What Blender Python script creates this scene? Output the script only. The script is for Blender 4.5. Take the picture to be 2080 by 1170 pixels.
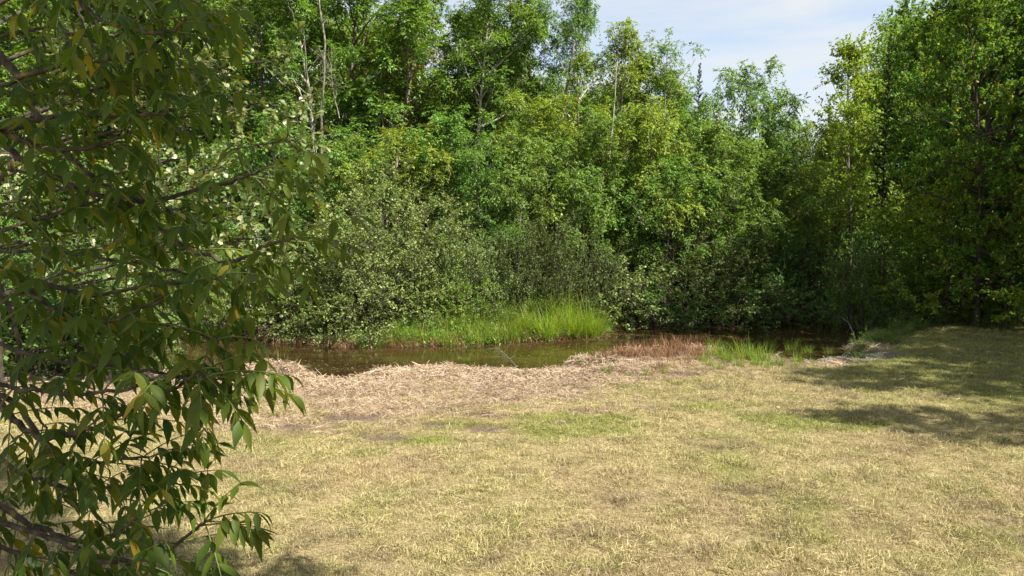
import bpy, bmesh, math, random
import numpy as np
from mathutils import Matrix, Vector

for o in list(bpy.data.objects): bpy.data.objects.remove(o)
scene = bpy.context.scene
COL = scene.collection
R = math.radians

# ------------------------------------------------------------------ camera
CAM_H = 3.5; FPX = 1430.0; PITCH = 4.2
cd = bpy.data.cameras.new("camera"); cam = bpy.data.objects.new("camera", cd); COL.objects.link(cam)
cam.location = (0, 0, CAM_H); cam.rotation_euler = (R(90 - PITCH), 0, 0)
cd.sensor_width = 36; cd.lens = 36 * FPX / 2080; cd.clip_start = 0.05; cd.clip_end = 3000
scene.camera = cam

# ------------------------------------------------------------------ light
SUN_EL, SUN_AZ = 47.0, -33.0          # azimuth from +X (to the right), negative = behind the camera
sd = Vector((math.cos(R(SUN_EL)) * math.cos(R(SUN_AZ)), math.cos(R(SUN_EL)) * math.sin(R(SUN_AZ)), math.sin(R(SUN_EL))))
w = bpy.data.worlds.new("World"); scene.world = w; w.use_nodes = True
nt = w.node_tree; nt.nodes.clear()
def N(t, ty, **kw):
    n = t.nodes.new(ty)
    for k, v in kw.items(): setattr(n, k, v)
    return n
out = N(nt, 'ShaderNodeOutputWorld'); bg = N(nt, 'ShaderNodeBackground'); bg.inputs[1].default_value = 0.087
sky = N(nt, 'ShaderNodeTexSky', sky_type='NISHITA'); sky.sun_disc = False
sky.sun_elevation = R(SUN_EL); sky.sun_rotation = math.atan2(sd.x, sd.y)
sky.air_density = 1.0; sky.dust_density = 0.6; sky.ozone_density = 1.2
tc = N(nt, 'ShaderNodeTexCoord')
sep = N(nt, 'ShaderNodeSeparateXYZ'); nt.links.new(tc.outputs['Generated'], sep.inputs[0])
mp = N(nt, 'ShaderNodeMapping'); mp.inputs['Scale'].default_value = (1.3, 1.3, 9.0); mp.inputs['Rotation'].default_value = (0.0, R(4), 0)
nt.links.new(tc.outputs['Generated'], mp.inputs[0])
nz = N(nt, 'ShaderNodeTexNoise'); nz.inputs['Scale'].default_value = 2.3; nz.inputs['Detail'].default_value = 7; nz.inputs['Roughness'].default_value = 0.52
nz.inputs['Distortion'].default_value = 0.35
nt.links.new(mp.outputs[0], nz.inputs['Vector'])
rp = N(nt, 'ShaderNodeValToRGB'); rp.color_ramp.elements[0].position = 0.33; rp.color_ramp.elements[1].position = 0.62
rp.color_ramp.elements[0].color = (0.35,) * 3 + (1,); rp.color_ramp.elements[1].color = (0.97,) * 3 + (1,)
nt.links.new(nz.outputs[0], rp.inputs[0])
mx = N(nt, 'ShaderNodeMixRGB'); mx.inputs[2].default_value = (3.75, 3.92, 4.05, 1)
nt.links.new(rp.outputs[0], mx.inputs[0]); nt.links.new(sky.outputs[0], mx.inputs[1])
nt.links.new(mx.outputs[0], bg.inputs[0]); nt.links.new(bg.outputs[0], out.inputs[0])

sl = bpy.data.lights.new("sun", 'SUN'); sl.energy = 5.0; sl.angle = R(0.53); sl.color = (1.0, 0.945, 0.85)
so = bpy.data.objects.new("sun", sl); COL.objects.link(so); so.rotation_euler = sd.to_track_quat('Z', 'Y').to_euler()
so.location = sd * 60

scene.cycles.max_bounces = 4; scene.cycles.diffuse_bounces = 2; scene.cycles.glossy_bounces = 2; scene.cycles.transmission_bounces = 4
scene.view_settings.view_transform = 'Standard'; scene.view_settings.look = 'None'
scene.view_settings.gamma = 1; scene.view_settings.exposure = 1.37
try: scene.view_settings.use_curve_mapping = False
except Exception: pass

# ------------------------------------------------------------------ helpers
def ray(px, py):
    a = R(PITCH); u = (px - 1040) / FPX; v = (585 - py) / FPX
    return np.array([u, math.cos(a) + v * math.sin(a), -math.sin(a) + v * math.cos(a)])
def ground(px, py, z=0.0):
    r = ray(px, py); t = (z - CAM_H) / r[2]
    return np.array([0, 0, CAM_H]) + r * t
def at_y(px, py, Y):
    r = ray(px, py); return np.array([0, 0, CAM_H]) + r * (Y / r[1])
def project(P):
    a = R(PITCH); d = P - np.array([0, 0, CAM_H])
    f = d[..., 1] * math.cos(a) - d[..., 2] * math.sin(a); u = d[..., 1] * math.sin(a) + d[..., 2] * math.cos(a)
    return 1040 + FPX * d[..., 0] / f, 585 - FPX * u / f, f

def vnoise(x, y, seed=0):
    def hsh(i, j):
        n = np.sin(i * 127.1 + j * 311.7 + seed * 74.7) * 43758.5453
        return n - np.floor(n)
    i = np.floor(x); j = np.floor(y); fx = x - i; fy = y - j
    fx = fx * fx * (3 - 2 * fx); fy = fy * fy * (3 - 2 * fy)
    return (hsh(i, j) * (1 - fx) + hsh(i + 1, j) * fx) * (1 - fy) + (hsh(i, j + 1) * (1 - fx) + hsh(i + 1, j + 1) * fx) * fy
def fbm(x, y, s, o=4, seed=0):
    v = 0; a = .5; t = 0
    for k in range(o):
        v = v + a * vnoise(x / s + 13.7 * k, y / s + 7.1 * k, seed + k); t += a; a *= .55; s /= 2.03
    return v / t
def sstep(a, b, x):
    t = np.clip((x - a) / (b - a), 0, 1); return t * t * (3 - 2 * t)
def nrm(v): return v / np.maximum(np.linalg.norm(v, axis=-1, keepdims=True), 1e-9)

def mesh_np(name, verts, quads=None, tris=None, smooth=False, attrs=None):
    me = bpy.data.meshes.new(name)
    verts = np.asarray(verts, np.float32).reshape(-1, 3)
    q = np.zeros((0, 4), np.int32) if quads is None else np.asarray(quads, np.int32).reshape(-1, 4)
    t = np.zeros((0, 3), np.int32) if tris is None else np.asarray(tris, np.int32).reshape(-1, 3)
    me.vertices.add(len(verts)); me.vertices.foreach_set("co", verts.ravel())
    me.loops.add(q.size + t.size); me.loops.foreach_set("vertex_index", np.concatenate([q.ravel(), t.ravel()]).astype(np.int32))
    n = len(q) + len(t); me.polygons.add(n)
    st = np.concatenate([np.arange(len(q)) * 4, q.size + np.arange(len(t)) * 3]).astype(np.int32)
    me.polygons.foreach_set("loop_start", st)
    me.update(calc_edges=True); me.validate()
    if smooth and n: me.polygons.foreach_set("use_smooth", np.ones(n, bool))
    for k, v in (attrs or {}).items():
        a = me.attributes.new(k, 'FLOAT', 'POINT'); a.data.foreach_set("value", np.asarray(v, np.float32))
    return me
def link(name, data, parent=None, mat=None, loc=None):
    o = bpy.data.objects.new(name, data); COL.objects.link(o)
    if parent is not None: o.parent = parent
    if mat is not None and not data.materials: data.materials.append(mat)
    if loc is not None: o.location = [float(c) for c in loc]
    return o
def tag(o, label=None, cat=None, group=None, kind=None):
    if label: o['label'] = label
    if cat: o['category'] = cat
    if group: o['group'] = group
    if kind: o['kind'] = kind
    return o

class Wood:
    def __init__(s): s.v = []; s.q = []; s.t = []; s.n = 0
    def tube(s, pts, r0, r1, sides=5, cap=True, power=1.0):
        pts = np.asarray(pts, float); m = len(pts)
        tan = nrm(np.gradient(pts, axis=0))
        ref = np.array([0.31, 0.17, 0.93]); 
        if abs(tan[0] @ nrm(ref)) > .9: ref = np.array([1., .1, 0])
        a = nrm(np.cross(tan, ref)); b = np.cross(tan, a)
        tt = np.linspace(0, 1, m) ** power
        rr = np.asarray(r0 + (r1 - r0) * tt) if np.isscalar(r0) else np.asarray(r0)
        ang = np.arange(sides) * 2 * math.pi / sides
        ring = pts[:, None] + rr[:, None, None] * (np.cos(ang)[None, :, None] * a[:, None] + np.sin(ang)[None, :, None] * b[:, None])
        base = s.n; s.v.append(ring.reshape(-1, 3)); s.n += m * sides
        i = np.arange(m - 1)[:, None] * sides; j = np.arange(sides)[None]; k = (j + 1) % sides
        s.q.append((base + np.stack([i + j, i + k, i + sides + k, i + sides + j], -1)).reshape(-1, 4))
        if cap:
            s.v.append(pts[-1:] + tan[-1:] * rr[-1]); s.n += 1
            jj = np.arange(sides); l = base + (m - 1) * sides
            s.t.append(np.stack([l + jj, l + (jj + 1) % sides, np.full(sides, s.n - 1)], -1))
    def mesh(s, name):
        return mesh_np(name, np.concatenate(s.v), np.concatenate(s.q), np.concatenate(s.t) if s.t else None, smooth=True)

def curve(p, d, L, n, up=0.0, wander=.1, rng=None):
    p = np.array(p, float); d = nrm(np.array(d, float)); pts = [p.copy()]
    for i in range(n):
        d = d + np.array([0, 0, up / n]) + rng.normal(0, wander, 3); d = d / np.linalg.norm(d)
        p = p + d * L / n; pts.append(p.copy())
    return np.array(pts)
def resample(pts, fr):
    pts = np.asarray(pts); seg = np.linalg.norm(np.diff(pts, axis=0), axis=1); c = np.concatenate([[0], np.cumsum(seg)]); c /= c[-1]
    return np.stack([np.interp(fr, c, pts[:, k]) for k in range(3)], -1)
def smooth_line(pts, n):
    pts = np.asarray(pts, float); P = np.vstack([2 * pts[0] - pts[1], pts, 2 * pts[-1] - pts[-2]]); o = []
    for i in range(1, len(P) - 2):
        for t in np.linspace(0, 1, n, endpoint=False):
            a, b, c, d = P[i - 1:i + 3]
            o.append(.5 * (2 * b + (c - a) * t + (2 * a - 5 * b + 4 * c - d) * t * t + (3 * b - a - 3 * c + d) * t ** 3))
    o.append(pts[-1]); return np.array(o)

# ------------------------------------------------------------------ materials
def new_mat(name):
    m = bpy.data.materials.new(name); m.use_nodes = True; t = m.node_tree; t.nodes.clear()
    return m, t, N(t, 'ShaderNodeOutputMaterial')
def ramp(t, cols, src, pos=None):
    r = N(t, 'ShaderNodeValToRGB'); cr = r.color_ramp
    while len(cr.elements) < len(cols): cr.elements.new(.5)
    for i, c in enumerate(cols):
        cr.elements[i].position = pos[i] if pos else i / max(1, len(cols) - 1); cr.elements[i].color = tuple(c) + (1,)
    t.links.new(src, r.inputs[0]); return r.outputs[0]
def leaf_mat(name, cols, trans=.35, rough=.45, spec=.4, hue=.10, pos=None, tcol=(1.5, 1.35, .5)):
    m, t, o = new_mat(name)
    g = N(t, 'ShaderNodeNewGeometry'); oi = N(t, 'ShaderNodeObjectInfo')
    c = ramp(t, cols, g.outputs['Random Per Island'], pos)
    nz = N(t, 'ShaderNodeTexNoise'); nz.inputs['Scale'].default_value = .55; nz.inputs['Detail'].default_value = 3
    t.links.new(g.outputs['Position'], nz.inputs['Vector'])
    ad = N(t, 'ShaderNodeMath', operation='ADD'); t.links.new(nz.outputs[0], ad.inputs[0]); t.links.new(oi.outputs['Random'], ad.inputs[1])
    mr = N(t, 'ShaderNodeMapRange'); mr.inputs[1].default_value = .3; mr.inputs[2].default_value = 1.7
    mr.inputs[3].default_value = .5 - hue * .16; mr.inputs[4].default_value = .5 + hue * .16
    t.links.new(ad.outputs[0], mr.inputs[0])
    hs = N(t, 'ShaderNodeHueSaturation'); t.links.new(mr.outputs[0], hs.inputs['Hue']); t.links.new(c, hs.inputs['Color'])
    mv = N(t, 'ShaderNodeMapRange'); mv.inputs[1].default_value = .25; mv.inputs[2].default_value = .75; mv.inputs[3].default_value = .8; mv.inputs[4].default_value = 1.2
    t.links.new(nz.outputs[0], mv.inputs[0]); t.links.new(mv.outputs[0], hs.inputs['Value'])
    p = N(t, 'ShaderNodeBsdfPrincipled'); p.inputs['Roughness'].default_value = rough
    p.inputs['Specular IOR Level'].default_value = spec
    t.links.new(hs.outputs[0], p.inputs['Base Color'])
    tr = N(t, 'ShaderNodeBsdfTranslucent'); ml = N(t, 'ShaderNodeMixRGB', blend_type='MULTIPLY'); ml.inputs[0].default_value = 1
    ml.inputs[2].default_value = tcol + (1,); t.links.new(hs.outputs[0], ml.inputs[1]); t.links.new(ml.outputs[0], tr.inputs[0])
    s = N(t, 'ShaderNodeMixShader'); s.inputs[0].default_value = trans
    t.links.new(p.outputs[0], s.inputs[1]); t.links.new(tr.outputs[0], s.inputs[2]); t.links.new(s.outputs[0], o.inputs[0])
    return m
def bark_mat(name, c1, c2, scale=14, c3=None):
    m, t, o = new_mat(name)
    tc = N(t, 'ShaderNodeTexCoord'); mp = N(t, 'ShaderNodeMapping'); mp.inputs['Scale'].default_value = (1, 1, .3)
    t.links.new(tc.outputs['Object'], mp.inputs[0])
    nz = N(t, 'ShaderNodeTexNoise'); nz.inputs['Scale'].default_value = scale; nz.inputs['Detail'].default_value = 6
    t.links.new(mp.outputs[0], nz.inputs['Vector'])
    cols = [c1, c2] + ([c3] if c3 else [])
    c = ramp(t, cols, nz.outputs[0], [.38, .6] + ([.72] if c3 else []))
    p = N(t, 'ShaderNodeBsdfPrincipled'); p.inputs['Roughness'].default_value = .9; p.inputs['Specular IOR Level'].default_value = .2
    bp = N(t, 'ShaderNodeBump'); bp.inputs['Strength'].default_value = .6; bp.inputs['Distance'].default_value = .02
    t.links.new(nz.outputs[0], bp.inputs['Height']); t.links.new(bp.outputs[0], p.inputs['Normal'])
    t.links.new(c, p.inputs['Base Color']); t.links.new(p.outputs[0], o.inputs[0]); return m

M = {}
M['ash'] = leaf_mat('ash_leaves', [(.042, .10, .016), (.085, .175, .028), (.155, .27, .05), (.26, .37, .11)], 0.34, 0.58, 0.25)
M['ashy'] = leaf_mat('yellow_green_leaves', [(.08, .14, .02), (.145, .235, .032), (.23, .32, .05), (.35, .38, .09)], 0.34, 0.58, 0.25)
M['maple'] = leaf_mat('maple_leaves', [(.055, .13, .02), (.085, .185, .03), (.14, .24, .035), (.33, .30, .04)], 0.42, 0.6, 0.2, pos=[0, .4, .85, 1])
M['sapling'] = leaf_mat('sapling_leaves', [(.08, .17, .022), (.13, .25, .03), (.2, .32, .045), (.36, .34, .05)], .45, .6, .2)
M['turn'] = leaf_mat('turning_leaves', [(.09, .13, .02), (.15, .19, .03), (.24, .21, .04), (.4, .24, .09)], .4, .5, .3)
M['alder'] = leaf_mat('alder_leaves', [(0.077, 0.118, 0.031), (0.138, 0.190, 0.050), (0.209, 0.269, 0.084), (0.308, 0.370, 0.157)], 0.24, 0.55, 0.28, pos=[0, .4, .8, 1])
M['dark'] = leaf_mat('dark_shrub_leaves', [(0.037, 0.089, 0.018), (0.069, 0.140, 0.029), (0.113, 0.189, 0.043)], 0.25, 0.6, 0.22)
M['olive'] = leaf_mat('olive_shrub_leaves', [(0.030, 0.046, 0.010), (0.052, 0.074, 0.016), (0.085, 0.111, 0.028), (0.141, 0.163, 0.056)], .26, .55, .25)  # dark olive leaves, lowered further so the colour carries the dome shrub's shade
M['bright'] = leaf_mat('light_shrub_leaves', [(0.108, 0.180, 0.036), (0.168, 0.240, 0.058), (0.252, 0.312, 0.091)], 0.3, 0.55, 0.28)
M['weed'] = leaf_mat('weed_leaves', [(0.076, 0.172, 0.022), (0.128, 0.246, 0.036), (0.212, 0.312, 0.063)], .4, .5, .3)
M['oak'] = leaf_mat('oak_leaves', [(0.057, 0.115, 0.024), (0.103, 0.161, 0.036), (0.184, 0.218, 0.072), (0.414, 0.402, 0.240)], .3, .4, .5, pos=[0, .4, .8, 1])
M['pop'] = leaf_mat('poplar_leaves', [(.15, .22, .03), (.23, .31, .04), (.33, .4, .07)], .45, .5, .3)
M['spruce'] = leaf_mat('spruce_needles', [(.02, .04, .014), (.035, .06, .02)], .15, .6, .2)
M['fgash'] = leaf_mat('shaded_ash_leaflets', [(0.055, 0.093, 0.013), (0.085, 0.134, 0.015), (0.129, 0.167, 0.019), (0.217, 0.204, 0.024), (0.356, 0.242, 0.032)], 0.5, 0.5, 0.3, hue=.2, pos=[0, .4, .8, .97, 1])
M['stalk'] = leaf_mat('leaf_stalks', [(.13, .16, .04), (.16, .18, .05)], .15, .5, .3)
M['sedge'] = leaf_mat('sedge_blades', [(0.108, 0.202, 0.018), (0.180, 0.294, 0.027), (0.261, 0.359, 0.045), (0.378, 0.350, 0.090)], .45, .45, .35, pos=[0, .45, .85, 1])
M['tuft'] = leaf_mat('green_grass_blades', [(0.088, 0.162, 0.017), (0.150, 0.238, 0.028), (0.238, 0.306, 0.048), (0.370, 0.306, 0.133)], .42, .5, .3, pos=[0, .5, .85, 1])
M['reed'] = leaf_mat('dead_reed_stubble', [(0.090, 0.041, 0.022), (0.171, 0.081, 0.045), (0.270, 0.144, 0.086), (0.396, 0.261, 0.162)], .2, .7, .15, hue=.03)
M['hay'] = leaf_mat('dry_hay', [(0.176, 0.109, 0.071), (0.311, 0.223, 0.143), (0.428, 0.323, 0.218), (0.554, 0.454, 0.336)], .2, .65, .2, hue=.03, tcol=(1, 1, .9))
M['bark'] = bark_mat('grey_bark', (.08, .065, .05), (.2, .175, .14), 14, (.36, .33, .28))
M['shrubbark'] = bark_mat('brown_shrub_stems', (.04, .032, .025), (.10, .085, .065), 16)
M['pale'] = bark_mat('pale_bark', (.16, .14, .11), (.38, .35, .3), 10, (.55, .52, .46))
M['darkbark'] = bark_mat('dark_bark', (.03, .024, .018), (.075, .06, .045), 16)
M['ashbark'] = bark_mat('lichen_twig_bark', (.045, .035, .024), (.11, .09, .065), 30, (.25, .16, .04))
M['deadwood'] = bark_mat('weathered_dead_wood', (.14, .11, .09), (.3, .26, .22), 20)
M['brush'] = bark_mat('purple_brown_twigs', (.07, .04, .035), (.17, .11, .1), 20)

def blade_lawn_mat():
    m, t, o = new_mat('lawn_blades')
    g = N(t, 'ShaderNodeNewGeometry')
    def att(n):
        a = N(t, 'ShaderNodeAttribute'); a.attribute_type = 'INSTANCER'; a.attribute_name = n; return a.outputs['Fac']
    dry = ramp(t, [(0.137, 0.103, 0.040), (0.348, 0.287, 0.116), (0.504, 0.428, 0.196), (0.695, 0.620, 0.348)], g.outputs['Random Per Island'])
    grn = ramp(t, [(0.092, 0.122, 0.018), (0.183, 0.212, 0.036), (0.302, 0.320, 0.081), (0.512, 0.470, 0.214)], g.outputs['Random Per Island'])
    red = ramp(t, [(0.220, 0.132, 0.081), (0.412, 0.282, 0.170), (0.568, 0.423, 0.285)], g.outputs['Random Per Island'])
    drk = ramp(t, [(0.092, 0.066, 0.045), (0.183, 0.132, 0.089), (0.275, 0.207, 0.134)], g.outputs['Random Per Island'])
    def mix(f, a, b):
        x = N(t, 'ShaderNodeMixRGB'); t.links.new(f, x.inputs[0]); t.links.new(a, x.inputs[1]); t.links.new(b, x.inputs[2]); return x.outputs[0]
    c = mix(att('green'), dry, grn); c = mix(att('red'), c, red); c = mix(att('dark'), c, drk)
    p = N(t, 'ShaderNodeBsdfPrincipled'); p.inputs['Roughness'].default_value = .6; p.inputs['Specular IOR Level'].default_value = .25
    t.links.new(c, p.inputs['Base Color'])
    tr = N(t, 'ShaderNodeBsdfTranslucent'); t.links.new(c, tr.inputs[0])
    s = N(t, 'ShaderNodeMixShader'); s.inputs[0].default_value = .3
    t.links.new(p.outputs[0], s.inputs[1]); t.links.new(tr.outputs[0], s.inputs[2]); t.links.new(s.outputs[0], o.inputs[0])
    return m
M['lawn'] = blade_lawn_mat()

def ground_mat():
    m, t, o = new_mat('lawn_soil_and_thatch')
    g = N(t, 'ShaderNodeNewGeometry')
    def att(n):
        a = N(t, 'ShaderNodeAttribute'); a.attribute_name = n; return a.outputs['Fac']
    n1 = N(t, 'ShaderNodeTexNoise'); n1.inputs['Scale'].default_value = 22; n1.inputs['Detail'].default_value = 8; n1.inputs['Roughness'].default_value = .7
    t.links.new(g.outputs['Position'], n1.inputs['Vector'])
    dry = ramp(t, [(0.084, 0.059, 0.029), (0.252, 0.193, 0.097), (0.420, 0.344, 0.193)], n1.outputs[0], [.3, .5, .68])
    grn = ramp(t, [(0.042, 0.050, 0.010), (0.126, 0.143, 0.025), (0.227, 0.218, 0.050)], n1.outputs[0], [.3, .5, .7])
    hay = ramp(t, [(0.134, 0.084, 0.055), (0.353, 0.244, 0.151), (0.504, 0.378, 0.252)], n1.outputs[0], [.3, .5, .68])
    mud = ramp(t, [(0.015, 0.011, 0.008), (0.034, 0.025, 0.017), (0.059, 0.046, 0.029)], n1.outputs[0], [.3, .5, .7])
    grv = ramp(t, [(0.059, 0.055, 0.046), (0.134, 0.122, 0.105), (0.218, 0.202, 0.176)], n1.outputs[0], [.35, .5, .65])
    drk = ramp(t, [(0.042, 0.029, 0.021), (0.118, 0.084, 0.059), (0.202, 0.143, 0.101)], n1.outputs[0], [.3, .5, .7])
    def mix(f, a, b):
        x = N(t, 'ShaderNodeMixRGB'); t.links.new(f, x.inputs[0]); t.links.new(a, x.inputs[1]); t.links.new(b, x.inputs[2]); return x.outputs[0]
    c = mix(att('green'), dry, grn); c = mix(att('hay'), c, hay); c = mix(att('dark'), c, drk); c = mix(att('gravel'), c, grv); c = mix(att('mud'), c, mud)
    p = N(t, 'ShaderNodeBsdfPrincipled'); p.inputs['Roughness'].default_value = .9; p.inputs['Specular IOR Level'].default_value = .2
    bp = N(t, 'ShaderNodeBump'); bp.inputs['Strength'].default_value = .9; bp.inputs['Distance'].default_value = .04
    t.links.new(n1.outputs[0], bp.inputs['Height']); t.links.new(bp.outputs[0], p.inputs['Normal'])
    t.links.new(c, p.inputs['Base Color']); t.links.new(p.outputs[0], o.inputs[0]); return m
M['ground'] = ground_mat()

def water_mat():
    m, t, o = new_mat('murky_brown_water')
    g = N(t, 'ShaderNodeNewGeometry')
    n1 = N(t, 'ShaderNodeTexNoise'); n1.inputs['Scale'].default_value = 1.6; n1.inputs['Detail'].default_value = 5
    n2 = N(t, 'ShaderNodeTexNoise'); n2.inputs['Scale'].default_value = 5.5; n2.inputs['Detail'].default_value = 3
    mp = N(t, 'ShaderNodeMapping'); mp.inputs['Scale'].default_value = (.6, 1.4, 1)
    t.links.new(g.outputs['Position'], mp.inputs[0]); t.links.new(mp.outputs[0], n1.inputs['Vector']); t.links.new(mp.outputs[0], n2.inputs['Vector'])
    c = ramp(t, [(.018, .010, .004), (.036, .021, .008), (.055, .038, .014)], n1.outputs[0], [.3, .55, .75])
    p = N(t, 'ShaderNodeBsdfPrincipled'); p.inputs['Roughness'].default_value = .04; p.inputs['IOR'].default_value = 1.33
    bp = N(t, 'ShaderNodeBump'); bp.inputs['Strength'].default_value = .05; bp.inputs['Distance'].default_value = .05
    t.links.new(n2.outputs[0], bp.inputs['Height']); t.links.new(bp.outputs[0], p.inputs['Normal'])
    t.links.new(c, p.inputs['Base Color']); t.links.new(p.outputs[0], o.inputs[0]); return m
M['water'] = water_mat()

# ------------------------------------------------------------------ terrain and creek
WZ = -0.35
near_px = [(275, 748), (400, 746), (480, 745), (530, 733), (600, 738), (640, 756), (700, 761), (760, 748), (830, 738), (920, 739), (1000, 741), (1050, 748), (1110, 745), (1170, 733), (1200, 720), (1300, 704), (1430, 698), (1475, 711), (1560, 714), (1620, 724), (1680, 713), (1735, 694), (1748, 672)]
far_px = [(265, 698), (420, 694), (560, 697), (700, 705), (760, 706), (850, 704), (950, 701), (1050, 694), (1130, 690), (1200, 685), (1222, 670), (1260, 661), (1400, 655), (1520, 655), (1640, 646), (1690, 636)]
NEAR = [np.array([-60., 15.5]), np.array([-24., 17.5])] + [ground(*p)[:2] for p in near_px] + [np.array([18., 33.]), np.array([24., 42.]), np.array([40., 60.])]
FAR = [np.array([-60., 24.]), np.array([-24., 26.5])] + [ground(p[0], p[1], WZ)[:2] for p in far_px] + [np.array([20., 44.]), np.array([35., 62.])]
NEAR = np.array(NEAR); FAR = np.array(FAR)
def seg_dist(x, y, line):
    best = np.full(x.shape, 1e9)
    for a, b in zip(line[:-1], line[1:]):
        d = b - a; t = np.clip(((x - a[0]) * d[0] + (y - a[1]) * d[1]) / (d @ d), 0, 1)
        best = np.minimum(best, np.hypot(x - a[0] - t * d[0], y - a[1] - t * d[1]))
    return best
def in_poly(x, y, poly):
    ins = np.zeros(x.shape, bool); n = len(poly)
    for i in range(n):
        x1, y1 = poly[i]; x2, y2 = poly[(i + 1) % n]
        c = ((y1 > y) != (y2 > y)) & (x < (x2 - x1) * (y - y1) / (y2 - y1 + 1e-12) + x1); ins ^= c
    return ins
POLY = np.vstack([NEAR, FAR[::-1]])
def G2(px, py): return ground(px, py)[:2]
MOUNDS = [(580, 742, .22, 1.0, .5), (1240, 730, .14, 1.1, .6), (1360, 720, .18, 1.4, .7), (1500, 735, .16, 1.5, .7), (1400, 752, .12, .9, .4), (1530, 762, .12, 1.2, .35), (1290, 757, .12, 1.4, .5), (880, 752, .10, 1.6, .5), (760, 757, .09, 1.0, .4), (1590, 730, .12, 1.0, .5), (1120, 760, .08, 1.2, .4)]
MND = [(G2(a, b), h, rx, ry) for a, b, h, rx, ry in MOUNDS]
REEDB = [(G2(1220, 732), 1.0, .8), (G2(1300, 720), 1.2, .9), (G2(1380, 714), 1.2, .9), (G2(1440, 715), 1.0, .9)]
def bank(x, y):
    dn = seg_dist(x, y, NEAR); df = seg_dist(x, y, FAR); ins = in_poly(x, y, POLY)
    sn = np.where(ins, -dn, dn); sf = np.where(ins, -df, df); return dn, df, ins, sn, sf
def height(x, y, full=False):
    x = np.asarray(x, float); y = np.asarray(y, float)
    dn, df, ins, sn, sf = bank(x, y)
    jag = (fbm(x, y, .9, 3, 5) - .5) * .35
    hn = -.85 + .85 * sstep(-.42, .06, sn + jag)
    hf = -.85 + .5 * sstep(-1.2, 0, sf + jag) + .45 * sstep(0, 1.6, sf + jag)
    nearside = dn < df
    h = np.where(ins, np.maximum(hn, hf), np.where(nearside, hn, hf + .35 * sstep(2, 14, sf)))
    lump = sstep(2.6, .1, dn) * nearside * (~ins)
    h = h + lump * (fbm(x, y, .55, 3, 9) - .70) * .30
    rm = sum(np.exp(-((x - c[0]) / rx) ** 2 - ((y - c[1]) / ry) ** 2) for c, rx, ry in REEDB)
    h = h - .17 * sstep(2.2, .0, dn) * nearside * (1 - np.clip(rm, 0, 1))
    h = h + np.where(nearside & ~ins, (fbm(x, y, 5, 3, 3) - .5) * .10 + (fbm(x, y, .5, 3, 8) - .5) * .05, 0)
    for c, a, rx, ry in MND:
        h = h + a * np.exp(-((x - c[0]) / rx) ** 2 - ((y - c[1]) / ry) ** 2) * (.6 + .8 * fbm(x, y, .35, 3, 4)) * np.where(ins, sstep(-.5, 0, -dn + .0), 1)
    return (h, dn, df, ins, nearside) if full else h
def blob(x, y, px, py, rx, ry):
    c = G2(px, py); return np.exp(-((x - c[0]) / rx) ** 2 - ((y - c[1]) / ry) ** 2)
def lawn_masks(x, y):
    h, dn, df, ins, ns = height(x, y, True)
    dist = np.where(ns & ~ins, dn, 0)
    n1 = fbm(x, y, 3.2, 4, 21); n2 = fbm(x, y, .8, 4, 33); n3 = fbm(x * .5, y, 1.2, 4, 44)
    hay = sstep(5.2, 1.6, dist + (n3 - .5) * 5) * sstep(7.0, 2.0, x + (n2 - .5) * 2) 
    hay = np.maximum(hay, .75 * sstep(1.6, .5, dist) * sstep(13, 11, x)) * ns
    green = sstep(.50, .80, n1 * .5 + n2 * .5 + .010 * x - .03) * .8
    for b in [(1180, 868, 1.7, .7), (1110, 845, 1.0, .4), (850, 893, .8, .35), (920, 860, .9, .35), (1560, 850, .9, .5), (1690, 860, 1.6, .7), (1430, 828, .8, .25), (1230, 850, .8, .4)]:
        green = np.maximum(green, sstep(.25, .8, blob(x, y, *b) * (.5 + n2)))
    green = np.maximum(green, sstep(5.5, 11, x + (n1 - .5) * 5) * sstep(11, 16, y + (n2 - .5) * 4) * 1.0)
    red = sstep(.55, .72, fbm(x, y, 1.7, 4, 55)) * .8
    red = np.maximum(red, hay * sstep(.45, .7, n2) * .8)
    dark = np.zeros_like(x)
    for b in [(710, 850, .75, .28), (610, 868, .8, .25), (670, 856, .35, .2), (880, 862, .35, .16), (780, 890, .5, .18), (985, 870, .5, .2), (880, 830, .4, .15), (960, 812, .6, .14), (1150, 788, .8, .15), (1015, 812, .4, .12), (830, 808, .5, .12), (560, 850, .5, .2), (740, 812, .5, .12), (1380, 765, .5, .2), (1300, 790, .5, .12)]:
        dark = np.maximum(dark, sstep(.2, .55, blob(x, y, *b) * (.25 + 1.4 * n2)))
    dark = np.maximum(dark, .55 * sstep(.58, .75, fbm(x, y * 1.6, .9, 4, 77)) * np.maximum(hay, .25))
    gravel = sstep(.3, .75, blob(x, y, 1690, 712, 2.2, 1.6) * (.6 + n2))
    reed = np.clip(blob(x, y, 1250, 725, 1.1, .9) + blob(x, y, 1340, 716, 1.2, .9) + blob(x, y, 1410, 712, 1.0, .8) + blob(x, y, 1520, 728, 2.2, 1.2), 0, 1)
    hay = hay * (1 - .85 * sstep(.3, .7, reed)); dark = np.maximum(dark, .75 * sstep(.3, .7, reed))
    mud = np.where(ins | ~ns, 1.0, sstep(.10, -.05, dn + (n2 - .5) * .2))
    mud = np.maximum(mud * (1 - gravel), 0)
    return dict(h=h, hay=hay * (1 - gravel), green=green * (1 - hay * .75), red=red * (1 - green * .6), dark=dark, gravel=gravel, mud=mud, dist=dn, ins=ins, ns=ns)

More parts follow.
